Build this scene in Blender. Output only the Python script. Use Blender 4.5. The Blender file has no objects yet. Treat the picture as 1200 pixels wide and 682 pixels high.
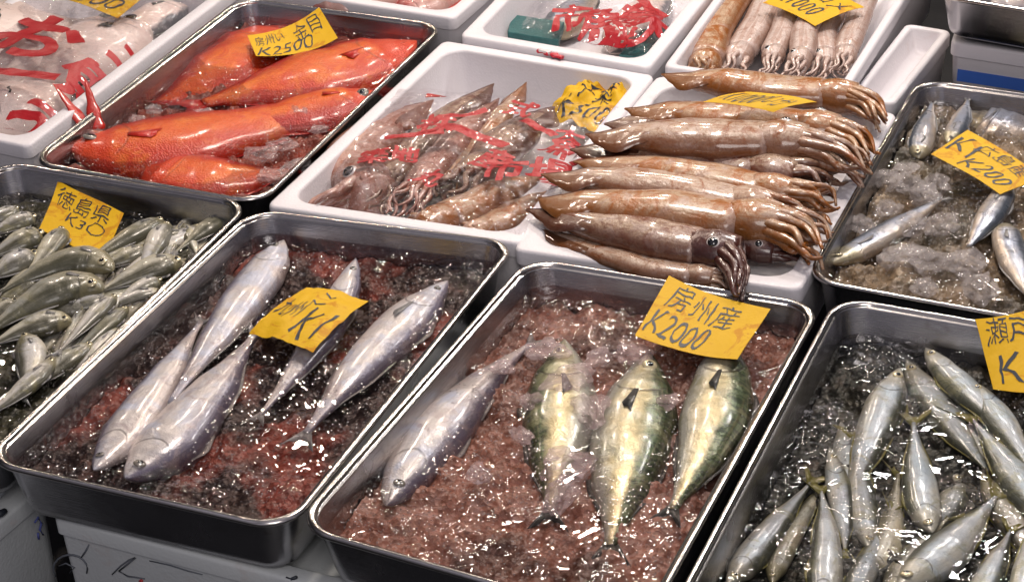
import bpy, bmesh, math, random
from mathutils import Vector, Matrix, noise
random.seed(7)
SC = bpy.context.scene
COL = SC.collection
V = Vector
# ------------------------------------------------------------------ camera
F = 2207.74
CAM = V((0, 0, 1.11382))
RX, ROLL, RZ = [math.radians(a) for a in (58.6734, -3.1558, 25.8563)]
ROT = Matrix.Rotation(RZ, 3, 'Z') @ Matrix.Rotation(RX, 3, 'X') @ Matrix.Rotation(ROLL, 3, 'Z')
cd = bpy.data.cameras.new('camera')
cam = bpy.data.objects.new('camera', cd)
COL.objects.link(cam)
cd.sensor_width = 36; cd.lens = 36 * F / 1200; cd.clip_end = 100; cd.clip_start = .02
cam.matrix_world = Matrix.Translation(CAM) @ ROT.to_4x4()
SC.camera = cam

def ray(px, py):
    return ROT @ V(((px - 600) / F, -(py - 341) / F, -1))
def at(px, py, z=0.0):
    d = ray(px, py)
    return CAM + d * ((z - CAM.z) / d.z)
def at_plane(px, py, p0, n):
    d = ray(px, py)
    return CAM + d * ((p0 - CAM).dot(n) / d.dot(n))
def proj(p):
    v = ROT.transposed() @ (p - CAM)
    return V((600 + F * v.x / -v.z, 341 - F * v.y / -v.z))

# ------------------------------------------------------------------ material helpers
class NT:
    def __init__(s, name):
        s.m = bpy.data.materials.new(name); s.m.use_nodes = True
        s.t = s.m.node_tree; s.t.nodes.clear()
        s.out = s.t.nodes.new('ShaderNodeOutputMaterial')
    def n(s, typ, ins=None, **kw):
        nd = s.t.nodes.new(typ)
        for k, v in kw.items(): setattr(nd, k, v)
        for k, v in (ins or {}).items():
            if isinstance(v, bpy.types.NodeSocket): s.t.links.new(v, nd.inputs[k])
            else: nd.inputs[k].default_value = v
        return nd
    def math(s, op, a, b=0.0, c=None, clamp=False):
        ins = {0: a, 1: b}
        if c is not None: ins[2] = c
        return s.n('ShaderNodeMath', ins, operation=op, use_clamp=clamp).outputs[0]
    def mix(s, f, a, b, bt='MIX'):
        nd = s.n('ShaderNodeMix', data_type='RGBA', blend_type=bt)
        for k, v in ((0, f), (6, a), (7, b)):
            if isinstance(v, bpy.types.NodeSocket): s.t.links.new(v, nd.inputs[k])
            else: nd.inputs[k].default_value = (*v, 1) if isinstance(v, tuple) and len(v) == 3 else v
        return nd.outputs[2]
    def obj(s):
        return s.n('ShaderNodeTexCoord').outputs['Object']
    def noise(s, scale, detail=3, rough=.55, dist=0, vec=None):
        ins = {'Scale': scale, 'Detail': detail, 'Roughness': rough, 'Distortion': dist, 'Vector': vec or s.obj()}
        return s.n('ShaderNodeTexNoise', ins).outputs['Fac']
    def ramp(s, f, lo, hi):
        return s.n('ShaderNodeMapRange', {0: f, 1: lo, 2: hi, 3: 0.0, 4: 1.0}, interpolation_type='SMOOTHSTEP').outputs[0]
    def bump(s, h, st, dist=.01, normal=None):
        ins = {'Height': h, 'Strength': st, 'Distance': dist}
        if normal: ins['Normal'] = normal
        return s.n('ShaderNodeBump', ins).outputs[0]
    def out_(s, sh, vol=None):
        s.t.links.new(sh, s.out.inputs[0])
        if vol: s.t.links.new(vol, s.out.inputs[1])
        return s.m
    def pbsdf(s, **ins):
        d = {}
        for k, v in ins.items():
            k = k.replace('_', ' ')
            if isinstance(v, tuple) and len(v) == 3: v = (*v, 1)
            d[k] = v
        return s.n('ShaderNodeBsdfPrincipled', d).outputs[0]

MAT = {}
def steel():
    t = NT('brushed_steel')
    c = t.mix(t.noise(9, 5), (.34, .34, .36), (.52, .51, .52))
    sm = t.ramp(t.noise(28, 5, .65), .55, .75)
    c = t.mix(t.math('MULTIPLY', sm, .6), c, (.22, .19, .16))
    st = t.n('ShaderNodeMapping', {'Vector': t.obj(), 'Scale': (3, 3, 160)}).outputs[0]
    b = t.bump(t.noise(6, 3, vec=st), .10, .002)
    b = t.bump(t.noise(14, 2), .12, .01, b)
    r = t.math('MULTIPLY_ADD', t.noise(22, 4), .22, .13)
    return t.out_(t.pbsdf(Base_Color=c, Metallic=1.0, Roughness=r, Normal=b))
MAT['steel'] = steel()
def rimsteel():
    t = NT('polished_steel_edge')
    c = t.mix(t.noise(40, 3), (.45, .43, .42), (.66, .62, .58))
    return t.out_(t.pbsdf(Base_Color=c, Metallic=1.0, Roughness=.2, Normal=t.bump(t.noise(60, 3), .1, .002)))
MAT['rim'] = rimsteel()
def foam(name, a=(.69, .66, .69), b=(.79, .75, .77), dirt=.16):
    t = NT(name)
    c = t.mix(t.noise(6, 4), a, b)
    d = t.ramp(t.noise(18, 6, .7), .56, .78)
    c = t.mix(t.math('MULTIPLY', d, dirt), c, (.46, .38, .34))
    c = t.mix(t.math('MULTIPLY', t.ramp(t.noise(9, 5, .7, .5), .60, .72), dirt * .8), c, (.55, .33, .28))
    vo = t.n('ShaderNodeTexVoronoi', {'Vector': t.obj(), 'Scale': 260.0}).outputs[0]
    bp = t.bump(vo, .12, .002)
    bp = t.bump(t.noise(14, 3), .15, .006, bp)
    return t.out_(t.pbsdf(Base_Color=c, Roughness=.42, Normal=bp, Subsurface_Weight=.0, Specular_IOR_Level=.5))
MAT['foam'] = foam('white_foam')
MAT['foam_dirty'] = foam('worn_white_foam', (.46, .49, .51), (.56, .58, .58), .5)

def water(name, tint, density, seed=0, bs=1.0):
    t = NT(name)
    o = t.n('ShaderNodeMapping', {'Vector': t.obj(), 'Location': (seed, seed * 1.7, 0)}).outputs[0]
    n1 = t.noise(26, 2, .5, .6, o)
    n2 = t.noise(52, 1, .5, 2.0, o)
    n3 = t.noise(130, 1, .5, 1.2, o)
    calm = t.ramp(t.noise(11, 3, .6, 0, o), .46, .70)
    still = t.math('MULTIPLY_ADD', calm, .75, .25)
    b = t.bump(t.math('MULTIPLY', n1, still), .36 * bs, .02)
    b = t.bump(t.math('MULTIPLY', n2, calm), .50 * bs, .018, b)
    b = t.bump(t.math('MULTIPLY', n3, calm), .30 * bs, .005, b)
    fr = t.n('ShaderNodeFresnel', {'IOR': 1.38, 'Normal': b}).outputs[0]
    fr = t.math('MINIMUM', fr, .22)
    tr = t.n('ShaderNodeBsdfTransparent', {'Color': (.93, .92, .92, 1)}).outputs[0]
    gl = t.n('ShaderNodeBsdfGlossy', {'Color': (1, 1, 1, 1), 'Roughness': .02, 'Normal': b}).outputs[0]
    m = t.n('ShaderNodeMixShader', {0: fr, 1: tr, 2: gl}).outputs[0]
    vol = t.n('ShaderNodeVolumeAbsorption', {'Color': (*tint, 1), 'Density': density}).outputs[0]
    return t.out_(m, vol)

def slush(name, dark, mid, light, seed=0, thr=(.4, .62), gl=.42):
    t = NT(name)
    o = t.n('ShaderNodeMapping', {'Vector': t.obj(), 'Location': (seed, seed * 1.3, 0)}).outputs[0]
    c = t.mix(t.ramp(t.noise(8, 3, .5, .3, o), *thr), dark, mid)
    c = t.mix(t.math('MULTIPLY', t.ramp(t.noise(38, 5, .7, .5, o), .5, .72), .7), c, light)
    vo = t.n('ShaderNodeTexVoronoi', {'Vector': o, 'Scale': 170.0, 'Randomness': 1.0})
    c = t.mix(t.math('MULTIPLY', t.ramp(vo.outputs[1], .0, 1.0), .55), c, dark)
    spk = t.ramp(t.noise(330, 2, .5, 0, o), .66, .74)
    c = t.mix(t.math('MULTIPLY', spk, .5), c, light)
    b = t.bump(vo.outputs[0], .35, .005)
    b = t.bump(t.noise(60, 3, .6, 1, o), .4, .008, b)
    return t.out_(t.pbsdf(Base_Color=c, Roughness=gl, Normal=b, Specular_IOR_Level=.6))

def ice(name, col, alpha):
    t = NT(name)
    c = t.mix(t.noise(60, 4), tuple(x * .8 for x in col), col)
    b = t.bump(t.noise(110, 3, .6, .5), .5, .006)
    lw = t.n('ShaderNodeLayerWeight', {'Blend': .5}).outputs['Facing']
    al = t.math('MULTIPLY_ADD', lw, -.35, alpha, clamp=True)
    al = t.math('MAXIMUM', al, .08)
    return t.out_(t.pbsdf(Base_Color=c, Roughness=.12, Alpha=al, Normal=b, Specular_IOR_Level=.7))
MAT['ice'] = ice('clear_grey_ice', (.62, .56, .54), .42)
MAT['ice_pink'] = ice('pinkish_ice', (.66, .48, .46), .46)
def glintmat():
    t = NT('ice_flakes')
    tr = t.n('ShaderNodeBsdfTransparent', {'Color': (.95, .94, .94, 1)}).outputs[0]
    gl = t.n('ShaderNodeBsdfGlossy', {'Color': (1, 1, 1, 1), 'Roughness': .22}).outputs[0]
    di = t.n('ShaderNodeBsdfDiffuse', {'Color': (.6, .52, .48, 1)}).outputs[0]
    m = t.n('ShaderNodeMixShader', {0: .22, 1: tr, 2: gl}).outputs[0]
    return t.out_(t.n('ShaderNodeMixShader', {0: .10, 1: m, 2: di}).outputs[0])
MAT['chip'] = glintmat()

def fishmat(name, back, side, belly, b1=.62, b2=.80, head=None, stripes=0, stripe_col=(.01, .02, .015), metal=.35,
            rough=.28, mott=.35, spots=0, scale_b=.5, scl=520.0, irid=None, gill=.6, blot=None):
    t = NT(name)
    at_ = t.n('ShaderNodeAttribute', attribute_name='fc')
    sp = t.n('ShaderNodeSeparateColor', {0: at_.outputs['Color']})
    L, D, Rn = sp.outputs[0], sp.outputs[1], sp.outputs[2]
    o = t.n('ShaderNodeVectorMath', {0: t.obj(), 1: t.n('ShaderNodeCombineXYZ', {0: Rn, 1: Rn, 2: 0.0}).outputs[0]}, operation='ADD').outputs[0]
    wob = t.math('MULTIPLY_ADD', t.noise(40, 5, .65, .4, o), .34, -.17)
    Dw = t.math('ADD', D, wob)
    c = t.mix(t.ramp(Dw, .12, .42), belly, side)
    if irid: c = t.mix(t.math('MULTIPLY', t.ramp(t.noise(24, 3, .6, .4, o), .42, .68), .65), c, irid)
    mb = t.ramp(Dw, b1, b2)
    bk = back
    if stripes:
        vec = t.n('ShaderNodeCombineXYZ', {0: t.math('ADD', L, t.math('MULTIPLY', t.noise(60, 2, .5, 0, o), .02)), 1: t.math('MULTIPLY', D, .16), 2: Rn}).outputs[0]
        w = t.n('ShaderNodeTexWave', {'Vector': vec, 'Scale': float(stripes), 'Distortion': 9.0, 'Detail': 3.0, 'Detail Scale': 4.0}).outputs['Fac']
        bk = t.mix(t.math('MULTIPLY', t.ramp(w, .35, .65), .75), back, stripe_col)
    c = t.mix(mb, c, bk)
    # streaks that run along the body
    vec = t.n('ShaderNodeCombineXYZ', {0: t.math('MULTIPLY', L, 5.0), 1: t.math('MULTIPLY', D, 22.0), 2: t.math('MULTIPLY', Rn, 30.0)}).outputs[0]
    stq = t.ramp(t.noise(1.0, 4, .6, .6, vec), .45, .75)
    c = t.mix(t.math('MULTIPLY', stq, mott * .8), c, tuple(x * .62 for x in side))
    c = t.mix(t.math('MULTIPLY', t.ramp(t.noise(75, 6, .75, .3, o), .47, .75), mott), c, tuple(x * .38 for x in side))
    if blot: c = t.mix(t.math('MULTIPLY', t.ramp(t.noise(28, 5, .7, 1.0, o), .50, .66), .7), c, blot)
    if head: c = t.mix(t.math('MULTIPLY', t.ramp(L, .24, .16), .8), c, head)
    hp = t.n('ShaderNodeTexVoronoi', {'Vector': o, 'Scale': 70.0}, feature='DISTANCE_TO_EDGE').outputs[0]
    hm = t.math('MULTIPLY', t.ramp(L, .20, .15), t.ramp(hp, .10, .0))
    c = t.mix(t.math('MULTIPLY', hm, .35 * gill), c, tuple(x * .4 for x in side))
    dd = t.math('SUBTRACT', D, .5)
    arc = t.math('MULTIPLY_ADD', t.math('MULTIPLY', dd, dd), -.34, .262)
    arc = t.math('ADD', arc, t.math('MULTIPLY_ADD', t.noise(50, 2, .5, 0, o), .02, -.01))
    gl = t.math('ABSOLUTE', t.math('SUBTRACT', L, arc))
    gm = t.math('MULTIPLY', t.ramp(gl, .009, .001), t.ramp(t.math('ABSOLUTE', dd), .40, .30))
    mo = t.math('ABSOLUTE', t.math('MULTIPLY_ADD', L, 1.1, t.math('SUBTRACT', D, .50)))
    mm = t.math('MULTIPLY', t.ramp(mo, .04, .01), t.ramp(L, .075, .06))
    c = t.mix(t.math('MULTIPLY', t.math('MAXIMUM', gm, mm), gill), c, (.05, .035, .03))
    if spots:
        vec = t.n('ShaderNodeCombineXYZ', {0: t.math('MULTIPLY', L, 14.0), 1: t.math('MULTIPLY', D, 3.0)}).outputs[0]
        vo = t.n('ShaderNodeTexVoronoi', {'Vector': vec, 'Scale': 1.0, 'Randomness': .5}).outputs[0]
        c = t.mix(t.math('MULTIPLY', t.math('MULTIPLY', t.ramp(vo, .3, .2), t.ramp(t.math('ABSOLUTE', t.math('SUBTRACT', D, .66)), .08, .03)), .8), c, (.03, .04, .05))
    vo = t.n('ShaderNodeTexVoronoi', {'Vector': o, 'Scale': scl}).outputs[0]
    b = t.bump(vo, .22 * scale_b, .0015)
    b = t.bump(t.math('SUBTRACT', 1.0, gm), .4 * gill, .003, b)
    b = t.bump(t.noise(45, 3, .5, .5, o), .26, .007, b)
    r = t.math('MULTIPLY_ADD', t.noise(50, 3), .25, rough - .1)
    return t.out_(t.pbsdf(Base_Color=c, Metallic=metal, Roughness=r, Normal=b, Coat_Weight=.5, Coat_Roughness=.14, Coat_IOR=1.4))

MAT['silver'] = fishmat('silver_lavender_fish_skin', (.15, .13, .18), (.53, .48, .46), (.62, .53, .49), .66, .90, metal=.10, mott=.38, irid=(.38, .44, .60), gill=.5, blot=(.34, .27, .27))
MAT['mackerel'] = fishmat('gold_green_striped_fish_skin', (.08, .11, .05), (.46, .38, .21), (.42, .41, .36), .56, .74, stripes=9, stripe_col=(.02, .03, .02), metal=.35, irid=(.44, .45, .38), mott=.5, blot=(.26, .25, .14))
MAT['jack'] = fishmat('grey_blue_fish_skin', (.065, .068, .045), (.32, .34, .36), (.42, .40, .34), .62, .84, head=(.32, .30, .24), metal=.12, rough=.36, irid=(.30, .38, .44), mott=.45, blot=(.22, .21, .12))
MAT['horse'] = fishmat('olive_silver_fish_skin', (.065, .060, .036), (.56, .53, .43), (.70, .63, .44), .44, .74, head=(.24, .21, .12), metal=.08, rough=.34, irid=(.36, .38, .40), mott=.6, blot=(.20, .18, .09))
MAT['horse2'] = fishmat('pale_olive_fish_skin', (.09, .085, .06), (.60, .57, .52), (.68, .62, .50), .50, .78, head=(.26, .23, .14), metal=.08, rough=.34, irid=(.46, .47, .50), mott=.5, blot=(.22, .20, .10))
MAT['horse3'] = fishmat('dark_olive_fish_skin', (.06, .058, .035), (.32, .30, .22), (.54, .48, .35), .42, .70, head=(.18, .16, .09), metal=.08, rough=.34, irid=(.34, .36, .36), mott=.5, blot=(.14, .13, .07))
MAT['red'] = fishmat('orange_red_fish_skin', (.38, .008, .002), (.66, .095, .007), (.50, .026, .005), .56, .80, head=(.60, .045, .015), metal=.0, rough=.34, mott=.25, scale_b=2.0, scl=360.0, irid=(.76, .20, .02), blot=(.52, .022, .006), gill=.35)
MAT['sardine'] = fishmat('steel_blue_fish_skin', (.08, .095, .12), (.34, .37, .45), (.50, .40, .30), .64, .82, head=(.36, .31, .18), metal=.35, spots=1, irid=(.40, .36, .33), mott=.45)
MAT['pale'] = fishmat('pale_cream_fish_skin', (.12, .12, .13), (.80, .66, .60), (.82, .68, .62), .84, .97, metal=.0, irid=(.78, .60, .54), mott=.08)
MAT['pinkfish'] = fishmat('pinkish_red_fish_skin', (.40, .05, .05), (.50, .22, .20), (.52, .32, .28), .6, .8, metal=.05, blot=(.4, .07, .06))

def simple(name, col, rough=.4, metal=0, b=.2, var=.25, sc=60, coat=0, alpha=1.0):
    t = NT(name)
    c = t.mix(t.noise(sc, 4), tuple(x * (1 - var) for x in col), tuple(min(1, x * (1 + var)) for x in col))
    return t.out_(t.pbsdf(Base_Color=c, Roughness=rough, Metallic=metal, Coat_Weight=coat, Alpha=alpha, Normal=t.bump(t.noise(sc * 2.5, 3), b, .003)))
MAT['fin_grey'] = simple('grey_fin', (.30, .29, .28), .35, .1, .5, .4, coat=.5, alpha=.85)
MAT['fin_dark'] = simple('dark_fin', (.05, .05, .045), .35, 0, .5, .4, coat=.5)
MAT['fin_olive'] = simple('yellow_olive_fin', (.19, .17, .035), .35, 0, .5, .4, coat=.5)
MAT['fin_red'] = simple('red_fin', (.50, .018, .008), .35, 0, .5, .3, coat=.5)
MAT['eye_gold'] = simple('gold_eye', (.52, .45, .28), .2, .3, .05, .2, coat=1)
MAT['eye_white'] = simple('white_eye', (.66, .62, .6), .2, 0, .05, .1, coat=1)
MAT['eye_dark'] = simple('dark_eye_ring', (.16, .14, .12), .2, 0, .05, .1, coat=1)
MAT['pupil'] = simple('black_pupil', (.008, .008, .01), .08, 0, 0, 0, coat=1)
MAT['floor'] = simple('dark_wet_floor', (.014, .014, .015), .5, 0, .3, .5, 12)
MAT['ink'] = simple('blue_black_ink', (.02, .025, .035), .5, 0, 0, .2, 90)
MAT['red_print'] = simple('red_print', (.40, .006, .012), .4, 0, .2, .15, 60, coat=.6)
MAT['pencil'] = simple('grey_scribble', (.10, .11, .13), .7, 0, 0, .2)
MAT['blue_ink'] = simple('blue_marker', (.08, .10, .32), .6, 0, 0, .3)
MAT['blue_tape'] = simple('blue_stripe', (.06, .16, .58), .4, 0, .1, .2, 20)
MAT['teal'] = simple('dark_teal_mat', (.02, .11, .11), .5, 0, .4, .3, 120)
MAT['meat'] = simple('pinkish_fish_flesh', (.55, .25, .22), .3, 0, .6, .5, 30, coat=.7)
MAT['red_wrap'] = simple('red_wrapper', (.55, .02, .04), .3, 0, .3, .2, 120, coat=.5)
MAT['white_wrap'] = simple('white_wrapper', (.7, .66, .66), .3, 0, .3, .1, 120, coat=.5)

def squidmat(name, pale, brown, amt, seed):
    t = NT(name)
    at_ = t.n('ShaderNodeAttribute', attribute_name='fc')
    sp = t.n('ShaderNodeSeparateColor', {0: at_.outputs['Color']})
    L, D, U = sp.outputs[0], sp.outputs[1], sp.outputs[2]
    o = t.n('ShaderNodeMapping', {'Vector': t.obj(), 'Location': (seed, 0, 0)}).outputs[0]
    f = t.ramp(t.noise(24, 6, .70, 1.0, o), .53 - amt, .66 - amt)
    c = t.mix(f, pale, brown)
    vec = t.n('ShaderNodeCombineXYZ', {0: t.math('MULTIPLY', L, 4.0), 1: t.math('MULTIPLY', D, 9.0), 2: float(seed)}).outputs[0]
    st = t.ramp(t.noise(1.0, 4, .6, 1.0, vec), .48, .66)
    c = t.mix(t.math('MULTIPLY', st, .6), c, brown)
    m2 = t.ramp(t.noise(75, 5, .7, 1.0, o), .50 - amt * .5, .62)
    c = t.mix(t.math('MULTIPLY', m2, .6), c, tuple(x * .85 for x in brown))
    pk = t.ramp(t.noise(20, 5, .65, 1.4, o), .52, .62)
    c = t.mix(t.math('MULTIPLY', pk, .55), c, (.50, .38, .33))
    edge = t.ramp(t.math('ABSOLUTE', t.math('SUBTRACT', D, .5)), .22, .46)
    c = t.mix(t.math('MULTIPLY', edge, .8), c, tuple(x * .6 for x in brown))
    tip = t.ramp(L, .34, .04)
    c = t.mix(t.math('MULTIPLY', t.ramp(L, .955, .985), .5), c, (.50, .38, .34))
    c = t.mix(t.math('MULTIPLY', tip, .6), c, tuple(x * .45 for x in brown))
    sk = t.ramp(t.noise(420, 2, .5, 0, o), .54, .62)
    c = t.mix(t.math('MULTIPLY', sk, .3), c, tuple(x * .5 for x in brown))
    b = t.bump(t.noise(30, 3, .5, .6), .35, .010)
    b = t.bump(t.noise(140, 3, .6, .4), .35, .003, b)
    r = t.math('MULTIPLY_ADD', t.noise(60, 3), .3, .22)
    return t.out_(t.pbsdf(Base_Color=c, Roughness=r, Normal=b, Coat_Weight=.8, Coat_Roughness=.12))
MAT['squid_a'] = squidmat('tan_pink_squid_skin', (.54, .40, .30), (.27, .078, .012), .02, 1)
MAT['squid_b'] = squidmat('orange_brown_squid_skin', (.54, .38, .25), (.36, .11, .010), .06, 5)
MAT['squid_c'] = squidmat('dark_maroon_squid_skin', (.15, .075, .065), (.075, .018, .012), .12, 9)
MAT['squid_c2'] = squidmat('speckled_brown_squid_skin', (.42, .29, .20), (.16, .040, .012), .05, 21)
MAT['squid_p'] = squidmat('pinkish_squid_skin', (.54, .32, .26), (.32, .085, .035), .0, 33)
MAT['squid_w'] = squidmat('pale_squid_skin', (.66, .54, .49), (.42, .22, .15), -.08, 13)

def tagmat():
    t = NT('yellow_card')
    c = t.mix(t.noise(25, 4), (.64, .36, .005), (.74, .45, .010))
    st = t.ramp(t.noise(34, 4, .65, 1.0), .54, .64)
    c = t.mix(t.math('MULTIPLY', st, .6), c, (.48, .16, .005))
    b = t.bump(t.noise(60, 3), .3, .004)
    return t.out_(t.pbsdf(Base_Color=c, Roughness=.6, Normal=b, Coat_Weight=.0, Specular_IOR_Level=.3))
MAT['card'] = tagmat()
def filmmat():
    t = NT('clear_plastic_film')
    vo = t.n('ShaderNodeTexVoronoi', {'Vector': t.n('ShaderNodeMapping', {'Vector': t.obj(), 'Rotation': (0, 0, .6), 'Scale': (1, 2.6, 1)}).outputs[0], 'Scale': 22.0}, feature='DISTANCE_TO_EDGE').outputs[0]
    b = t.bump(t.ramp(vo, 0, .06), .9, .006)
    b = t.bump(t.noise(22, 3, .55, 2.0), .5, .012, b)
    fr = t.math('MINIMUM', t.n('ShaderNodeFresnel', {'IOR': 1.45, 'Normal': b}).outputs[0], .16)
    tr = t.n('ShaderNodeBsdfTransparent', {'Color': (.97, .96, .97, 1)}).outputs[0]
    di = t.n('ShaderNodeBsdfDiffuse', {'Color': (.8, .70, .70, 1)}).outputs[0]
    gl = t.n('ShaderNodeBsdfGlossy', {'Color': (1, 1, 1, 1), 'Roughness': .08, 'Normal': b}).outputs[0]
    hz = t.math('MULTIPLY', t.ramp(t.noise(30, 5, .7, 2.5), .48, .75), .30)
    m = t.n('ShaderNodeMixShader', {0: hz, 1: tr, 2: di}).outputs[0]
    m = t.n('ShaderNodeMixShader', {0: fr, 1: m, 2: gl}).outputs[0]
    return t.out_(m)
MAT['film'] = filmmat()

# ------------------------------------------------------------------ object helpers
def mesh(name, verts, faces, mat, root=None, smooth=True, fc=None, origin=None):
    """verts in world space; the parent's location is taken off"""
    org = root['_org'] if root is not None else (origin or V((0, 0, 0)))
    org = V(org)
    me = bpy.data.meshes.new(name)
    me.from_pydata([tuple(V(v) - org) for v in verts], [], faces)
    if fc:
        a = me.color_attributes.new('fc', 'FLOAT_COLOR', 'POINT')
        for i, c in enumerate(fc): a.data[i].color = (*c, 1)
    if smooth: me.polygons.foreach_set('use_smooth', [True] * len(me.polygons))
    mats = mat if isinstance(mat, list) else [mat]
    for m in mats: me.materials.append(MAT[m])
    me.update()
    o = bpy.data.objects.new(name, me); COL.objects.link(o)
    o['_org'] = tuple(org)
    if root is not None: o.parent = root; 
    else: o.location = org
    return o
def sub(o_parent, o):   # re-parent: mesh built with the thing's origin hangs under a part (whose own location is 0)
    o.parent = o_parent
    return o
def thing(name, label, cat, loc, group=None):
    o = bpy.data.objects.new(name, None); COL.objects.link(o)
    o.empty_display_size = .02
    o.location = loc; o['_org'] = tuple(loc); o['label'] = label; o['category'] = cat
    if group: o['group'] = group
    return o
def tag(o, label, cat=None, group=None, kind=None):
    o['label'] = label
    if cat: o['category'] = cat
    if group: o['group'] = group
    if kind: o['kind'] = kind
    return o
def lerp_tab(tab, t):
    for (a, va), (b, vb) in zip(tab, tab[1:]):
        if t <= b:
            k = (t - a) / (b - a); k = k * k * (3 - 2 * k) * .5 + k * .5
            return va + (vb - va) * k
    return tab[-1][1]

# quad = FL, FR, BR, BL in world
def bil(q, u, v):
    return (q[0] * (1 - u) + q[1] * u) * (1 - v) + (q[3] * (1 - u) + q[2] * u) * v
def qdims(q):
    return ((q[1] - q[0]).length + (q[2] - q[3]).length) / 2, ((q[3] - q[0]).length + (q[2] - q[1]).length) / 2
def ring(q, inset, z, r, n=8):
    W, D = qdims(q)
    hw, hd = W / 2 - inset, D / 2 - inset
    r = max(min(r, hw * .98, hd * .98), .0005)
    pts = []
    for cx, cy, a0 in ((1, -1, -90), (1, 1, 0), (-1, 1, 90), (-1, -1, 180)):
        for k in range(n + 1):
            a = math.radians(a0 + 90 * k / n)
            x = cx * (hw - r) + r * math.cos(a); y = cy * (hd - r) + r * math.sin(a)
            p = bil(q, x / W + .5, y / D + .5); pts.append(V((p.x, p.y, q[0].z + z)))
        # subdivide the straight side by the next corner automatically (long quad)
    return pts
def loft(q, prof, n=8, cap0=False, cap1=False):
    vs, fs = [], []
    m = 4 * (n + 1)
    for (i, z, r) in prof: vs += ring(q, i, z, r, n)
    for k in range(len(prof) - 1):
        for j in range(m):
            a, b = k * m + j, k * m + (j + 1) % m
            fs.append((a, b, b + m, a + m))
    if cap0: fs.append(tuple(reversed(range(m))))
    if cap1: fs.append(tuple(range((len(prof) - 1) * m, len(prof) * m)))
    return vs, fs

def tray(label, q, H=.08, rad=.040, group='stainless steel fish trays'):
    c = sum(q, V()) / 4; c.z = q[0].z - H
    t = thing('steel_tray', label, 'tray', c, group)
    rp = []
    for k in range(11):   # rolled edge
        a = math.radians(200 - 250 * k / 10)
        rp.append((.0045 - .0045 * math.cos(math.radians(180)) * 0 + .0035 * math.cos(a) * 1.0, -.0035 + .0035 * math.sin(a), rad - .004))
    rp = [(.0035 - .0035 * math.cos(math.radians(-60 + 240 * k / 10)), -.0035 + .0035 * math.sin(math.radians(-60 + 240 * k / 10)), rad) for k in range(11)]
    rp += [(.0085, -.0038, rad - .008), (.0105, -.0048, rad - .01)]
    vs, fs = loft(q, rp)
    mesh('rim', vs, fs, 'rim', t)
    ir = [(.0103, -.0046, rad - .010), (.0112, -.007, rad - .011), (.020, -H + .018, rad - .012), (.023, -H + .008, rad - .014), (.032, -H + .002, rad - .02), (.06, -H + .001, rad - .022)]
    vs, fs = loft(q, ir, cap1=True)
    orr = [(.0088, -.0046, rad - .008), (.0096, -.007, rad - .01), (.0185, -H + .016, rad - .011), (.0215, -H + .006, rad - .013), (.031, -H, rad - .018), (.06, -H, rad - .02)]
    v2, f2 = loft(q, orr, cap1=True)
    k = len(vs)
    vs += v2; fs = [tuple(reversed(f)) for f in fs] + [tuple(i + k for i in f) for f in f2]
    mesh('basin', vs, fs, 'steel', t)
    return t
def inset_at(z, H): return .0112 + .009 * (-z - .007) / (H - .025)
def grid_in(q, inset, rad, nx, ny, zf):
    """rings shrinking to the middle -> a disc sheet that fills the rounded quad; zf(x,y)->z world"""
    W, D = qdims(q)
    hw, hd = W / 2 - inset, D / 2 - inset
    vs, idx, fs = [], {}, []
    def inside(x, y):
        ax, ay = abs(x) - (hw - rad), abs(y) - (hd - rad)
        return not (ax > 0 and ay > 0 and ax * ax + ay * ay > rad * rad)
    def snap(x, y):
        ax, ay = abs(x) - (hw - rad), abs(y) - (hd - rad)
        if ax > 0 and ay > 0:
            l = math.hypot(ax, ay)
            if l > rad:
                ax, ay = ax * rad / l, ay * rad / l
                return math.copysign(hw - rad + ax, x), math.copysign(hd - rad + ay, y)
        return x, y
    for j in range(ny + 1):
        for i in range(nx + 1):
            x, y = snap(-hw + 2 * hw * i / nx, -hd + 2 * hd * j / ny)
            p = bil(q, x / W + .5, y / D + .5)
            vs.append(V((p.x, p.y, zf(p.x, p.y))))
    for j in range(ny):
        for i in range(nx):
            a = j * (nx + 1) + i
            fs.append((a, a + 1, a + nx + 2, a + nx + 1))
    return vs, fs
def fbm(x, y, s, seed=0, o=4):
    return noise.fractal(V((x * s + seed, y * s - seed, seed * .37)), .6, 2.0, o)
def water_body(label, q, z, H, mat, rad=.028):
    i = inset_at(z, H) + .0006
    prof = [(.05, -H + .006, rad * .5), (i + .008, -H + .012, rad), (i, z, rad)]
    vs, fs = loft(q, prof, cap0=False)
    m = 4 * 9
    fs.append(tuple(reversed(range(m))))
    n = (len(prof) - 1) * m
    fs.append(tuple(range(n, n + m)))
    c = sum(q, V()) / 4; c.z = q[0].z + z
    o = mesh('water', vs, fs, mat, None, False, origin=c)
    tag(o, label, None, None, 'structure')
    return o
def slush_bed(label, q, z, H, mat, seed, amp=.008, low=.012, lumps=(), name='crushed_ice', s=45, gate=1.0):
    def zf(x, y):
        h = fbm(x, y, s, seed) * amp + fbm(x, y, 14, seed + 3, 2) * amp * .9
        h = z - low + h
        for (lx, ly, r, hh) in lumps:
            d = math.hypot(x - lx, y - ly) / r
            if d < 1: h += hh * (1 - d * d) ** 1.5
        return q[0].z + max(h, -H + .004)
    vs, fs = grid_in(q, inset_at(z - low, H) + .001, .03, 110, 150, zf)
    c = sum(q, V()) / 4; c.z = q[0].z + z
    o = mesh(name, vs, fs, mat, None, True, origin=c)
    return tag(o, label, 'ice', None, 'stuff')
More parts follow.
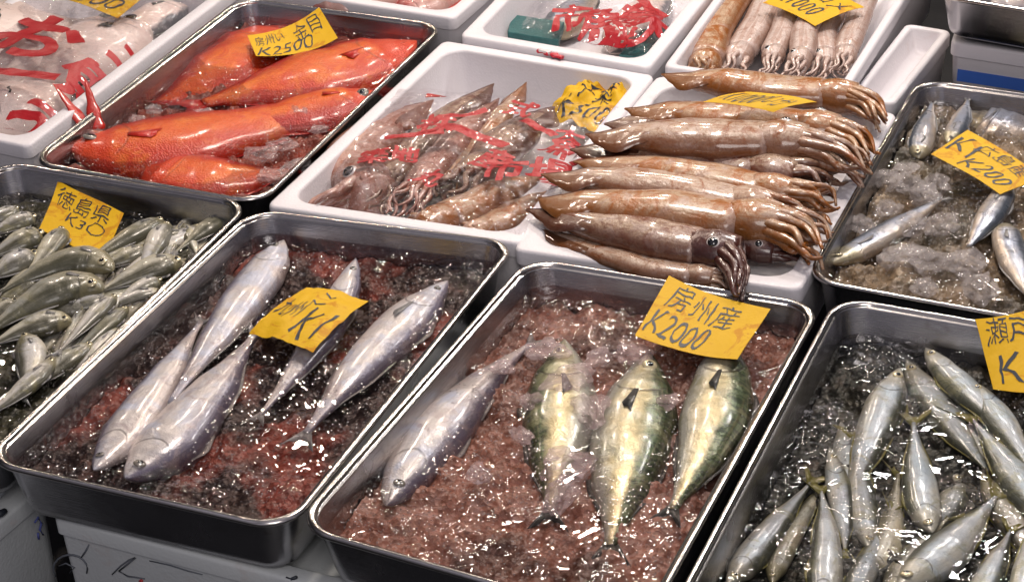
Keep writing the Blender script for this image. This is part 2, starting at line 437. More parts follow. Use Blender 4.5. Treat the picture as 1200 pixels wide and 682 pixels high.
def chips(label, q, z, n, seed, mat='chip', size=(.0006, .0018), dens=None):
    rnd = random.Random(seed)
    W, D = qdims(q)
    vs, fs = [], []
    k = 0
    while k < n:
        u, v = rnd.random(), rnd.random()
        x, y = (u - .5) * W, (v - .5) * D
        if abs(x) > W / 2 - .022 or abs(y) > D / 2 - .022: continue
        p = bil(q, u, v)
        d = noise.noise(V((p.x * 22 + seed, p.y * 22, seed)))
        if d < rnd.uniform(-.5, .25): continue
        k += 1
        s = rnd.uniform(*size); zz = q[0].z + z + rnd.uniform(-.001, .0012)
        R = Matrix.Rotation(rnd.uniform(0, 6.28), 3, 'Z') @ Matrix.Rotation(rnd.uniform(-.7, .7), 3, 'X')
        b = len(vs)
        for (a, c, e) in ((1, 0, 0), (-.6, .8, 0), (-.5, -.7, 0), (0, .1, .7)):
            w = R @ V((a * s * rnd.uniform(.6, 1.3), c * s * rnd.uniform(.6, 1.3), e * s))
            vs.append(V((p.x, p.y, zz)) + w)
        fs += [(b, b + 1, b + 3), (b + 1, b + 2, b + 3), (b + 2, b, b + 3), (b + 2, b + 1, b)]
    c = sum(q, V()) / 4; c.z = q[0].z + z
    o = mesh('ice_flakes', vs, fs, mat, None, False, origin=c)
    return tag(o, label, 'ice', None, 'stuff')
def lump(px, py, z, r, label, group, mat='ice', seed=0, flat=.55):
    p = at(px, py, z)
    bm = bmesh.new(); bmesh.ops.create_icosphere(bm, subdivisions=3, radius=1)
    rnd = random.Random(seed * 31 + int(px)); a = rnd.uniform(0, 3)
    vs = []
    sx, sy = rnd.uniform(.8, 1.35), rnd.uniform(.7, 1.0)
    for v in bm.verts:
        k = 1 + .55 * noise.noise(v.co * 1.3 + V((px, py, 0))) + .30 * noise.noise(v.co * 3.1 + V((px, 0, py))) + .14 * noise.noise(v.co * 8 + V((px, 0, py)))
        c = v.co * k * r
        c = Matrix.Rotation(a, 3, 'Z') @ V((c.x * sx, c.y * sy, c.z * flat))
        vs.append(p + c)
    fs = [tuple(v.index for v in f.verts) for f in bm.faces]
    bm.free()
    o = mesh('ice_lump', vs, fs, mat, None, False, origin=p)
    return tag(o, label, 'ice lump', group)

def curve3(P, n):
    """quadratic through three points (second = middle)"""
    A, B, C = P
    K = B * 2 - (A + C) * .5
    return [A * (1 - t) ** 2 + K * 2 * t * (1 - t) + C * t * t for t in [i / (n - 1) for i in range(n)]]
PROF = {
 'mack': [(0, .02), (.012, .12), (.04, .27), (.09, .47), (.2, .78), (.36, 1), (.52, .96), (.7, .66), (.85, .34), (.95, .15), (1, .13)],
 'fat': [(0, .02), (.012, .11), (.04, .25), (.09, .45), (.2, .80), (.34, 1), (.5, .96), (.7, .70), (.85, .36), (.95, .17), (1, .15)],
 'slim': [(0, .03), (.015, .16), (.04, .30), (.1, .56), (.2, .86), (.4, 1), (.6, .92), (.8, .58), (.92, .30), (1, .17)],
 'bream': [(0, .05), (.012, .22), (.03, .38), (.1, .74), (.22, 1), (.36, 1), (.55, .84), (.75, .52), (.9, .25), (1, .2)],
}
def strip(name, base, tips, th, mat, root, nrm):
    """fin: quad strip between base points and tip points, given a thickness along nrm"""
    n = len(base); vs = []
    for s in (1, -1):
        vs += [b + nrm * th * s for b in base] + [t + nrm * th * .3 * s for t in tips]
    fs = []
    for i in range(n - 1):
        fs.append((i, i + 1, n + i + 1, n + i)); k = 2 * n
        fs.append((k + i + 1, k + i, k + n + i, k + n + i + 1))
        fs.append((n + i, n + i + 1, k + n + i + 1, k + n + i)); fs.append((i + 1, i, k + i, k + i + 1))
    fs.append((0, n, 3 * n, 2 * n)); fs.append((n - 1, 2 * n + n - 1, 4 * n - 1, 2 * n - 1))
    return mesh(name, vs, fs, mat, root, True)
def fish(name, label, cat, group, head, mid, tail, wpx, z, side=1, mat='silver', prof='mack', fin='fin_grey', zh=0, zt=0,
         thick=.62, roll=0, lift=None, res=(44, 22), tailfin=1.0, eye='eye_gold', eyesize=1.0, eyet=.115, parts=True, pect=True, dors=True, belly_bulge=0):
    """head/mid/tail = image positions of the snout, middle and tail root lying at height z; wpx = body depth in image pixels"""
    A, B, C = at(*head, z + zh), at(*mid, z), at(*tail, z + zt)
    n, m = res
    pts = curve3([A, B, C], n)
    T0 = (C - A).normalized()
    Nn = V((0, 0, 1)).cross(T0).normalized() * side
    s = (proj(B + Nn * .01) - proj(B)); tp = (proj(B + T0 * .01) - proj(B)).normalized()
    perp = abs(s.x * tp.y - s.y * tp.x) / .01
    h = wpx * .94 / perp / 2
    if lift is not None:
        z = lift - h * thick
        A, B, C = at(*head, z + zh), at(*mid, z), at(*tail, z + zt)
        pts = curve3([A, B, C], n)
    if lift is not None:
        for i in range(n):
            t = i / (n - 1)
            k = 1 - lerp_tab(PROF[prof], t)
            pts[i] = pts[i] + V((0, 0, h * thick * k * (.80 if t < .36 else .50)))
    root = thing(name, label, cat, V((B.x, B.y, B.z - h * thick)), group)
    vs, fs, fc = [], [], []
    tab = PROF[prof]
    frames = []
    rr = random.Random(int(head[0] * 7 + head[1]))
    rnd = rr.random()
    for i, p in enumerate(pts):
        t = i / (n - 1)
        T = (pts[min(i + 1, n - 1)] - pts[max(i - 1, 0)]).normalized()
        N = V((0, 0, 1)).cross(T).normalized() * side
        Z = T.cross(N).normalized()
        if Z.z < 0: Z = -Z
        R = Matrix.Rotation(roll * side, 3, T)
        N, Z = R @ N, R @ Z
        hh = h * lerp_tab(tab, t) * (1 + .05 * noise.noise(V((t * 5 + rnd * 9, 1, 2))))
        th = hh * thick * (1 + .15 * max(0, 1 - t / .35)) * (1 - .35 * max(0, t - .6))
        frames.append((p, T, N, Z, hh, th))
        for j in range(m):
            a = 2 * math.pi * j / m
            ca, sa = math.cos(a), math.sin(a)
            x = math.copysign(abs(ca) ** .92, ca)
            bl = belly_bulge * h * (math.exp(-((t - .4) / .2) ** 2)) if ca < 0 else 0
            wob = 1 + .06 * noise.noise(V((t * 9 + rnd * 30, x * 2.2, 4)))
            vs.append(p + N * (hh + bl) * x + Z * th * wob * math.copysign(abs(sa) ** .9, sa))
            fc.append((t, x * .5 + .5, rnd))
    for i in range(n - 1):
        for j in range(m):
            a, b = i * m + j, i * m + (j + 1) % m
            f = (a, b, b + m, a + m)
            fs.append(f if side > 0 else tuple(reversed(f)))
    fs.append(tuple(range(m))); fs.append(tuple(range((n - 1) * m, n * m)))
    body = mesh('body', vs, fs, mat, root, True, fc)
    bm = bmesh.new(); bm.from_mesh(body.data); bmesh.ops.recalc_face_normals(bm, faces=bm.faces); bm.to_mesh(body.data); bm.free()
    def surf(t, d, up=0.0):
        i = min(int(t * (n - 1)), n - 2)
        p, T, N, Z, hh, th = frames[i]
        return p + N * hh * d + Z * (th * math.sqrt(max(0, 1 - d * d)) + up)
    if tailfin > 0:
        p, T, N, Z, hh, th = frames[-1]
        base, tips = [], []
        for k in range(-4, 5):
            d = k / 4
            base.append(p + N * hh * d * .9 - T * .004)
            ln = (.35 + .65 * abs(d) ** 1.2) * h * 1.35 * tailfin
            tips.append(p + N * h * d * 1.0 * tailfin + T * ln + Z * .002 * math.sin(k * 2))
        strip('tail_fin', base, tips, .0012, fin, root, Z)
    if eye and parts:
        i = max(1, int(eyet * (n - 1)))
        c = surf(eyet, .22)
        p, T, N, Z, hh, th = frames[i]
        r = h * .19 * eyesize
        up = (Z * .9 + N * .2).normalized(); T_ = T; B_ = up.cross(T_).normalized(); T_ = B_.cross(up)
        def disc(r, hgt, lift):
            v, f = [], []
            for a in range(5):
                ph = a / 4 * math.pi / 2
                for b in range(14):
                    q = 2 * math.pi * b / 14
                    v.append(c + up * (lift + hgt * math.sin(ph)) + (T_ * math.cos(q) + B_ * math.sin(q)) * r * math.cos(ph) * .999)
            for a in range(4):
                for b in range(14):
                    f.append((a * 14 + b, a * 14 + (b + 1) % 14, a * 14 + 14 + (b + 1) % 14, a * 14 + 14 + b))
            return v, f
        v, f = disc(r, r * .35, -r * .02); e = mesh('eye', v, f, eye, root)
        v, f = disc(r * .55, r * .22, r * .17); sub(e, mesh('pupil', v, f, 'pupil', root))
    if pect and parts:
        base = [surf(.275, .0 - .04 * k, .0004) for k in range(4)]
        tips = [surf(.275 + .13 - .014 * k, -.08 - .08 * k, .0018) for k in range(4)]
        strip('pectoral_fin', base, tips, .0005, fin, root, frames[int(.3 * n)][3])
    if dors and parts:
        for (nm, t0, t1, sg, hf) in (('dorsal_fin', .30, .48, 1, .20), ('dorsal_fin', .56, .90, 1, .11), ('anal_fin', .60, .90, -1, .11)):
            base, tips = [], []
            for k in range(8):
                t = t0 + (t1 - t0) * k / 7
                i = min(int(t * (n - 1)), n - 1)
                p, T, N, Z, hh, th = frames[i]
                base.append(p + N * hh * .96 * sg)
                f_ = (1 - k / 7) ** .6 * (0.3 + .7 * min(1, k / 1.5)) + .03
                tips.append(p + N * (hh + h * hf * f_) * sg + T * h * .1 * f_)
            strip(nm, base, tips, .0007, fin, root, frames[n // 2][3])
    return root

def tube(pts, rads, m=10, flat=1.0, caps=True, side=None):
    vs, fs, fc = [], [], []
    n = len(pts)
    for i, p in enumerate(pts):
        T = (pts[min(i + 1, n - 1)] - pts[max(i - 1, 0)]).normalized()
        N = V((0, 0, 1)).cross(T)
        if N.length < .05: N = side or V((1, 0, 0))
        N.normalize(); Z = T.cross(N).normalized()
        for j in range(m):
            a = 2 * math.pi * j / m
            vs.append(p + N * rads[i] * math.cos(a) + Z * rads[i] * flat * math.sin(a)); fc.append((i / (n - 1), .5 + .5 * math.cos(a), 0))
    for i in range(n - 1):
        for j in range(m):
            a, b = i * m + j, i * m + (j + 1) % m
            fs.append((a, b, b + m, a + m))
    if caps: fs.append(tuple(reversed(range(m)))); fs.append(tuple(range((n - 1) * m, n * m)))
    return vs, fs, fc

def squid(label, group, tip, mid, collar, armsend, wpx, z, mat='squid_a', zt=0, zc=0, za=0, eye=True, eyeside=-1, narms=12, droop=0, seed=0, fins=True, headmat=None, spread=1.0):
    A, B, C = at(*tip, z + zt), at(*mid, z), at(*collar, z + zc)
    n, m = 36, 20
    pts = curve3([A, B, C], n)
    T0 = (C - A).normalized(); Nn = V((0, 0, 1)).cross(T0).normalized()
    s = (proj(B + Nn * .01) - proj(B)); tp = (proj(B + T0 * .01) - proj(B)).normalized()
    R = wpx / (abs(s.x * tp.y - s.y * tp.x) / .01) / 2 * .93
    root = thing('squid', label, 'squid', V((B.x, B.y, B.z - R * .8)), group)
    tab = [(0, .02), (.05, .13), (.14, .34), (.28, .66), (.45, .92), (.6, 1), (.85, .98), (.97, .94), (1, .84)]
    rads = [R * lerp_tab(tab, i / (n - 1)) * (1 + .07 * noise.noise(V((i * .22, seed * 3.1, 0)))) for i in range(n)]
    pts = [p + V((noise.noise(V((i * .1, seed, 7))), noise.noise(V((i * .1, seed, 17))), 0)) * R * .22 for i, p in enumerate(pts)]
    vs, fs, fc = tube(pts, rads, m, .64)
    mesh('mantle', vs, fs, mat, root, True, fc)
    if fins:
        for sg in (1, -1):
            base, tips, fcv = [], [], []
            k_ = 12
            for k in range(k_):
                t = .015 + .36 * k / (k_ - 1)
                i = int(t * (n - 1)); p = pts[i]
                T = (pts[i + 1] - pts[max(i - 1, 0)]).normalized(); N = V((0, 0, 1)).cross(T).normalized() * sg
                w = R * .75 * math.sin(math.pi * (k / (k_ - 1)) ** 1.5) + .0004
                base.append(p + N * rads[i] * .55 + V((0, 0, rads[i] * .52)))
                tips.append(p + N * (rads[i] * .9 + w * .55) + V((0, 0, rads[i] * .25 - w * .35)) - T * w * .35)
            o = strip('fin', base, tips, .0012, mat, root, V((0, 0, 1)))
    # head
    T = (pts[-1] - pts[-3]).normalized(); N = V((0, 0, 1)).cross(T).normalized()
    E = at(*armsend, z + za)
    hl = R * 1.7
    hp = [C - T * R * .35 + (T * hl) * (i / 11) for i in range(12)]
    htab = [(0, .70), (.25, .82), (.5, .90), (.75, .84), (1, .74)]
    vs, fs, fc = tube(hp, [R * lerp_tab(htab, i / 11) for i in range(12)], 16, .85)
    hm = headmat or mat
    mesh('head', vs, fs, hm, root, True, [(.7, b, c) for a, b, c in fc])
    if eye:
        c = C + T * R * .55 + N * eyeside * R * .40 + V((0, 0, R * .50))
        up = (N * eyeside * .55 + V((0, 0, .85))).normalized()
        B_ = up.cross(T).normalized(); T_ = B_.cross(up)
        def dome(r, hgt, lift):
            v, f = [], []
            for a in range(5):
                ph = a / 4 * math.pi / 2
                for b in range(14):
                    q = 2 * math.pi * b / 14
                    v.append(c + up * (lift + hgt * math.sin(ph)) + (T_ * math.cos(q) + B_ * math.sin(q)) * r * math.cos(ph) * .999)
            for a in range(4):
                for b in range(14): f.append((a * 14 + b, a * 14 + (b + 1) % 14, a * 14 + 14 + (b + 1) % 14, a * 14 + 14 + b))
            return v, f
        v, f = dome(R * .30, R * .2, 0); e = mesh('eye', v, f, 'eye_white', root)
        v, f = dome(R * .20, R * .12, R * .12); sub(e, mesh('pupil', v, f, 'pupil', root))
    # arms
    rnd = random.Random(seed * 17 + 3)
    H0 = hp[-2]
    for k in range(narms):
        a = 2 * math.pi * k / narms + .3
        off = N * math.cos(a) * R * .50 + V((0, 0, math.sin(a) * R * .42))
        ln = rnd.uniform(.72, 1.12)
        curl = rnd.uniform(-.5, .5)
        end = H0 + (E - H0) * ln + N * (math.cos(a) * R * .62 * spread + rnd.uniform(-.22, .22) * R) + V((0, 0, math.sin(a) * R * .30 - .2 * R))
        if droop: end = end - V((0, 0, rnd.uniform(0, .3) * R))
        midp = (H0 + end) * .5 + N * (rnd.uniform(-.15, .15) * R) + V((0, 0, rnd.uniform(.05, .25) * R))
        ap = curve3([H0 + off * .9 - T * R * .5, midp + off * .75, end], 16)
        for i in range(16):
            w = R * (.2 + .5 * abs(curl)) * (i / 15) ** 2
            ap[i] = ap[i] + N * w * math.sin(i * .6 + k) + V((0, 0, w * .5 * math.cos(i * .5 + k * 2)))
        rr = [R * (.25 - .195 * (i / 15) ** 1.1) * (1 + .06 * math.sin(i * 2.1 + k)) for i in range(16)]
        vs, fs, fc = tube(ap, rr, 9, .85)
        mesh('arm', vs, fs, hm, root, True, [(.6 + .3 * a_, b, c_) for a_, b, c_ in fc])
    return root

# text -> flat mesh in the unit square, cut so that it can bend
def text_mesh(body, cuts=14, bold=.0):
    cu = bpy.data.curves.new('lettering', 'FONT'); cu.body = body; cu.size = 1; cu.resolution_u = 3; cu.offset = bold
    o = bpy.data.objects.new('lettering', cu); COL.objects.link(o)
    bpy.context.view_layer.update()
    me = bpy.data.meshes.new_from_object(o.evaluated_get(bpy.context.evaluated_depsgraph_get()))
    bpy.data.objects.remove(o); bpy.data.curves.remove(cu)
    bm = bmesh.new(); bm.from_mesh(me); bpy.data.meshes.remove(me)
    if not bm.verts: return [], [], 1
    x0 = min(v.co.x for v in bm.verts); x1 = max(v.co.x for v in bm.verts)
    y0 = min(v.co.y for v in bm.verts); y1 = max(v.co.y for v in bm.verts)
    asp = (x1 - x0) / (y1 - y0)
    for v in bm.verts: v.co = V(((v.co.x - x0) / (x1 - x0), (v.co.y - y0) / (y1 - y0), 0))
    nx = max(3, int(cuts * max(1, asp) ** .5))
    for k in range(1, nx):
        bmesh.ops.bisect_plane(bm, geom=bm.verts[:] + bm.edges[:] + bm.faces[:], plane_co=(k / nx, 0, 0), plane_no=(1, 0, 0))
    for k in range(1, cuts):
        bmesh.ops.bisect_plane(bm, geom=bm.verts[:] + bm.edges[:] + bm.faces[:], plane_co=(0, k / cuts, 0), plane_no=(0, 1, 0))
    bmesh.ops.triangulate(bm, faces=bm.faces[:])
    bm.verts.index_update()
    vs = [v.co.copy() for v in bm.verts]; fs = [tuple(v.index for v in f.verts) for f in bm.faces]
    bm.free()
    return vs, fs, asp
def card(label, corners, texts, bulge=(0, 0), crumple=0.0, seed=0, fold=None):
    """corners: (px,py,z) for BL, BR, TR, TL. texts: (string, u0, v0, u1, v1, shear)"""
    P = [at(a, b, c) for a, b, c in corners]
    def S(u, v):
        p = (P[0] * (1 - u) + P[1] * u) * (1 - v) + (P[3] * (1 - u) + P[2] * u) * v
        z = bulge[0] * 4 * u * (1 - u) + bulge[1] * 4 * v * (1 - v)
        if crumple: z += crumple * noise.fractal(V((u * 3 + seed, v * 3, seed)), .7, 2, 3)
        z += .0012 * noise.noise(V((u * 2 + seed, v * 2, 5)))
        return p + V((0, 0, z))
    def Nn(u, v):
        a = S(u + .02, v) - S(u - .02, v); b = S(u, v + .02) - S(u, v - .02)
        n = a.cross(b).normalized()
        return n
    c = S(.5, .5)
    root = thing('price_card', label, 'price card', V((c.x, c.y, min(p.z for p in P))), 'yellow handwritten price cards')
    n = 24; vs = []; fs = []
    for s in (1, -1):
        for j in range(n + 1):
            for i in range(n + 1):
                vs.append(S(i / n, j / n) + Nn(i / n, j / n) * .0002 * s)
    K = (n + 1) ** 2
    for j in range(n):
        for i in range(n):
            a = j * (n + 1) + i
            fs.append((a, a + 1, a + n + 2, a + n + 1)); fs.append((K + a + 1, K + a, K + a + n + 1, K + a + n + 2))
    mesh('card', vs, fs, 'card', root)
    for i, (s, u0, v0, u1, v1, sh) in enumerate(texts):
        tv, tf, asp = text_mesh(s, 12, -.006)
        out = []
        for w in tv:
            dx = .09 * noise.noise(V((w.x * 3 * max(asp, 1), w.y * 3, seed + i))) ; dy = .10 * noise.noise(V((w.x * 3 * max(asp, 1), w.y * 3, 9 + seed + i)))
            x = w.x + dx / max(asp, 1) + sh * (w.y - .5) / max(asp, 1); y = w.y + dy + .10 * math.sin(w.x * 5 + seed)
            u = u0 + (u1 - u0) * x; v = v0 + (v1 - v0) * y
            out.append(S(u, v) + Nn(u, v) * .0007)
        mesh('handwriting', out, tf, 'ink', root, False)
    return root

def film(label, corners, z, texts=(), dome=.02, crumple=.006, seed=0, n=90, group=None, edge=.0):
    P = [at(a, b, z) for a, b in corners]
    def S(u, v):
        p = bil(P, u, v)
        e = min(u, 1 - u, v, 1 - v)
        k = min(1, e * 6)
        zz = dome * (1 - (1 - k) ** 2)
        r = noise.ridged_multi_fractal(V((p.x * 16 + seed, p.y * 16, seed)), .9, 2.1, 4, 1, 2)
        zz += crumple * (r - 1) + crumple * 1.2 * noise.noise(V((p.x * 30, p.y * 30, seed)))
        du = .012 * noise.noise(V((u * 5, v * 5, seed + 2))) * (1 - k); dv = .012 * noise.noise(V((u * 5, v * 5, seed + 7))) * (1 - k)
        return p + V((du, dv, zz - edge * (1 - k)))
    c = bil(P, .5, .5)
    root = thing('plastic_bag', label, 'plastic bag', V((c.x, c.y, z - .02)), group)
    vs = [S(i / n, j / n) for j in range(n + 1) for i in range(n + 1)]
    fs = [(j * (n + 1) + i, j * (n + 1) + i + 1, (j + 1) * (n + 1) + i + 1, (j + 1) * (n + 1) + i) for j in range(n) for i in range(n)]
    mesh('film', vs, fs, 'film', root)
    # lettering: (string, px centre, py centre, size px, angle deg, bold)
    for i, (s, cx, cy, sz, ang, bold) in enumerate(texts):
        tv, tf, asp = text_mesh(s, 18, .012)
        if not tv: continue
        C0 = at(cx, cy, z + dome)
        sc = sz / 1000
        ca, sa = math.cos(math.radians(ang)), math.sin(math.radians(ang))
        X = V((math.cos(.1), math.sin(.1), 0)); Y = V((-X.y, X.x, 0))
        ex = P[1] - P[0]; ey = P[3] - P[0]
        det = ex.x * ey.y - ex.y * ey.x
        out, faces = [], []
        reps = [(0, 0)] + [(math.cos(q * math.pi / 3) * bold, math.sin(q * math.pi / 3) * bold) for q in range(6)]
        if s == 'ー': reps = [(0, 0)]
        for kk, (bx, by) in enumerate(reps):     # thickens the strokes
            b0 = len(out)
            faces += [tuple(v + b0 for v in f) for f in tf]
            for w in tv:
                x, y = (w.x - .5) * sc * asp + bx * sc, (w.y - .5) * sc * 1.25 + by * sc
                x += .05 * sc * noise.noise(V((w.x * 3, w.y * 3, seed + i))); y += .07 * sc * noise.noise(V((w.x * 3, w.y * 3, seed + i + 5)))
                q = C0 + X * (x * ca - y * sa) + Y * (x * sa + y * ca)
                d = q - P[0]
                u = (d.x * ey.y - d.y * ey.x) / det; v = (ex.x * d.y - ex.y * d.x) / det
                u, v = min(max(u, .0), 1), min(max(v, .0), 1)
                p = S(u, v); out.append(V((p.x, p.y, p.z + .0022 + .00012 * kk)))
        mesh('printed_lettering', out, faces, 'red_print', root, False)
    return root

def foam_box(label, q, H=.11, wall=.022, rad=.012, inner=.03, depth=.085, mat='foam', name='foam_box', group='white foam fish boxes'):
    c = sum(q, V()) / 4; c.z = q[0].z - H
    prof = [(.03, -H, rad), (.012, -H, rad), (.008, -H + .004, rad), (.003, -.022, rad), (.0, -.020, rad), (0, -.004, rad), (.0012, -.001, rad), (.004, 0, rad),
            (wall - .003, 0, inner), (wall - .0008, -.0012, inner), (wall, -.004, inner), (wall + .006, -depth + .008, inner), (wall + .009, -depth + .002, inner), (wall + .016, -depth, inner)]
    vs, fs = loft(q, prof, cap0=True, cap1=True)
    t = thing(name, label, 'foam box', c, group)
    o = mesh('shell', vs, fs, mat, t, True)
    try: o.data.set_sharp_from_angle(angle=math.radians(50))
    except Exception: pass
    return t

def rect(x, y, a, W=.36, D=.56384):
    c, s = math.cos(a), math.sin(a)
    return [V((x + c * u - s * v, y + s * u + c * v, 0)) for u, v in ((-W / 2, -D / 2), (W / 2, -D / 2), (W / 2, D / 2), (-W / 2, D / 2))]
def Q(z, *p): return [at(a, b, z) for a, b in p]
# ------------------------------------------------------------------ trays
qB = Q(0, (-26, 539), (337, 621), (609, 282), (295, 243.4))
qC = Q(0, (341, 616), (757, 735), (966, 355), (618, 300.5))
qD = rect(-.2732, 1.4854, .0147)
D0 = at(976, 344, 0); sh = D0 - qD[3]; sh = sh + V((.004, 0, 0)); qD = [p + sh for p in qD]
qA = rect(-1.3675, 1.4463, .0481); sh = at(297, 236, 0) - qA[2]; qA = [p + sh for p in qA]; qA[3] = at(3, 187, 0)
qR = Q(0, (30, 189), (305, 238), (523, 28.5), (283, -4))
qE = rect(-.32, 2.0613, .0098); qE[0] = at(941, 326, 0); qE[3] = at(1075.5, 90.6, 0)
tray('large steel tray at the lower left holding five lavender silver fish in dark red slush', qB)
tray('steel tray at the bottom centre with four mackerel in pinkish brown slush', qC)
tray('steel tray at the lower right with yellow finned grey fish in dark water', qD)
tray('steel tray at the left edge crowded with small olive silver fish', qA)
tray('steel tray at the top left filled with bright red fish', qR)
tray('steel tray at the right edge with a few sardines in greyish brown ice', qE)
wz = {'B': -.024, 'C': -.025, 'D': -.034, 'A': -.034, 'R': -.022, 'E': -.024}
HT = .08
MAT['water_B'] = water('clear_reddish_water', (.60, .34, .28), 11, 1, .75)
MAT['water_C'] = water('clear_pinkish_water', (.66, .44, .38), 11, 4, .62)
MAT['water_D'] = water('clear_dark_water', (.40, .39, .28), 17, 8, 1.0)
MAT['water_A'] = water('clear_olive_water', (.50, .46, .34), 24, 12, .9)
MAT['water_R'] = water('clear_brownish_red_water', (.70, .30, .20), 12, 16, .7)
MAT['water_E'] = water('clear_brownish_water', (.60, .50, .36), 12, 20, .7)
water_body('clear water tinted dark red round the lavender silver fish', qB, wz['B'], HT, 'water_B')
water_body('pinkish water round the mackerel', qC, wz['C'], HT, 'water_C')
water_body('dark rippled water round the yellow finned fish', qD, wz['D'], HT, 'water_D')
water_body('olive tinted water between the small fish', qA, wz['A'], HT, 'water_A')
water_body('brownish water round the red fish', qR, wz['R'], HT, 'water_R')
water_body('brownish grey water round the sardines', qE, wz['E'], HT, 'water_E')
MAT['slush_B'] = slush('dark_red_ice_slush', (.022, .014, .012), (.36, .085, .055), (.34, .20, .17), 1, (.47, .57))
MAT['slush_C'] = slush('pinkish_brown_ice_slush', (.08, .036, .024), (.42, .19, .13), (.56, .38, .32), 3, (.30, .52))
MAT['slush_D'] = slush('black_ice_slush', (.008, .009, .006), (.05, .042, .028), (.20, .14, .11), 7, (.5, .7))
MAT['slush_A'] = slush('olive_ice_slush', (.02, .02, .012), (.12, .11, .06), (.26, .24, .16), 9, (.4, .7))
MAT['slush_R'] = slush('brown_grey_ice_slush', (.16, .03, .018), (.42, .11, .07), (.55, .34, .28), 11, (.35, .6))
MAT['slush_E'] = slush('grey_brown_ice_slush', (.06, .05, .03), (.38, .28, .18), (.50, .42, .35), 15, (.35, .6))
slush_bed('dark red crushed ice under the lavender silver fish', qB, wz['B'], HT, 'slush_B', 1, .007, .020)
slush_bed('pinkish brown crushed ice packed round the mackerel', qC, wz['C'], HT, 'slush_C', 2, .009, .017)
slush_bed('nearly black ice slush under the yellow finned fish', qD, wz['D'], HT, 'slush_D', 3, .008, .014)
slush_bed('olive brown ice slush under the small silver fish', qA, wz['A'], HT, 'slush_A', 4, .008, .010)
slush_bed('brownish grey crushed ice under the red fish', qR, wz['R'], HT, 'slush_R', 5, .010, .018)
slush_bed('greyish brown crushed ice under the sardines', qE, wz['E'], HT, 'slush_E', 6, .011, .010)
chips('tiny ice flakes floating round the lavender silver fish', qB, wz['B'], 4200, 11)
chips('tiny ice flakes floating round the mackerel', qC, wz['C'], 4200, 12)
chips('tiny ice flakes floating in the dark water at lower right', qD, wz['D'], 1400, 13)
chips('tiny ice flakes floating between the small olive fish', qA, wz['A'], 2600, 14)
chips('tiny ice flakes floating round the red fish', qR, wz['R'], 3200, 15)
chips('tiny ice flakes floating round the sardines', qE, wz['E'], 3400, 16)

# ------------------------------------------------------------------ fish, tray B
gB = 'lavender silver fish in the lower left tray'
zB = wz['B']
fish('silver_fish', 'leftmost silver fish in the dark red slush, slender and pinkish', 'fish', gB, (112, 562), (170, 478), (236, 384), 52, 0, 1, 'silver', 'fat', zh=-0.003, zt=-0.004, tailfin=.6, eye='eye_dark', pect=False, lift=zB + .008)
fish('silver_fish', 'plump silver fish second from the left, bright white flank with a bluish sheen', 'fish', gB, (150, 576), (222, 496), (300, 402), 70, 0, -1, 'silver', 'fat', zh=-0.003, zt=-0.004, tailfin=.6, eye='eye_dark', pect=False, lift=zB + .010)
fish('silver_fish', 'long silver fish reaching the back wall, left of the yellow card', 'fish', gB, (334, 293), (285, 355), (200, 480), 52, 0, -1, 'silver', 'fat', zh=-0.003, zt=-0.004, tailfin=.5, eye='eye_dark', pect=False, lift=zB + .009)
fish('silver_fish', 'silver fish lying under the yellow card, head showing above it', 'fish', gB, (418, 312), (378, 392), (306, 492), 44, 0, 1, 'silver', 'mack', zh=-0.003, zt=-0.004, tailfin=.6, eye='eye_dark', pect=False, lift=zB + .007)
fish('silver_fish', 'silver fish nearest the right rim with its pointed snout at the back', 'fish', gB, (526, 342), (448, 408), (360, 515), 56, 0, 1, 'silver', 'fat', zh=-0.003, zt=-0.004, tailfin=.7, eye='eye_dark', eyesize=.7, lift=zB + .009)
# tray C
gC = 'mackerel in the bottom centre tray'
zC = wz['C']
fish('mackerel', 'lavender silver mackerel at the left, curving and half sunk in slush', 'fish', gC, (455, 607), (524, 497), (622, 412), 68, 0, -1, 'silver', 'mack', zh=-0.003, zt=-0.005, tailfin=.6, eye='eye_dark', pect=False, lift=zC + .004)
fish('mackerel', 'mackerel second from the left, mottled greenish with its flank under ice', 'fish', gC, (662, 415), (655, 505), (645, 610), 100, 0, -1, 'mackerel', 'fat', zh=-0.003, zt=-0.005, tailfin=.5, eye='eye_gold', fin='fin_dark', lift=zC + 0.008)
fish('mackerel', 'broad gold and silver mackerel third from the left with a dark fin', 'fish', gC, (762, 432), (738, 530), (716, 650), 112, 0, 1, 'mackerel', 'fat', zh=-0.003, zt=-0.005, tailfin=.5, fin='fin_dark', lift=zC + 0.008)
fish('mackerel', 'rightmost mackerel, dark green striped back, head under the yellow card', 'fish', gC, (848, 408), (836, 500), (788, 606), 92, 0, 1, 'mackerel', 'fat', zh=-0.003, zt=-0.005, tailfin=.5, fin='fin_dark', lift=zC + 0.012)
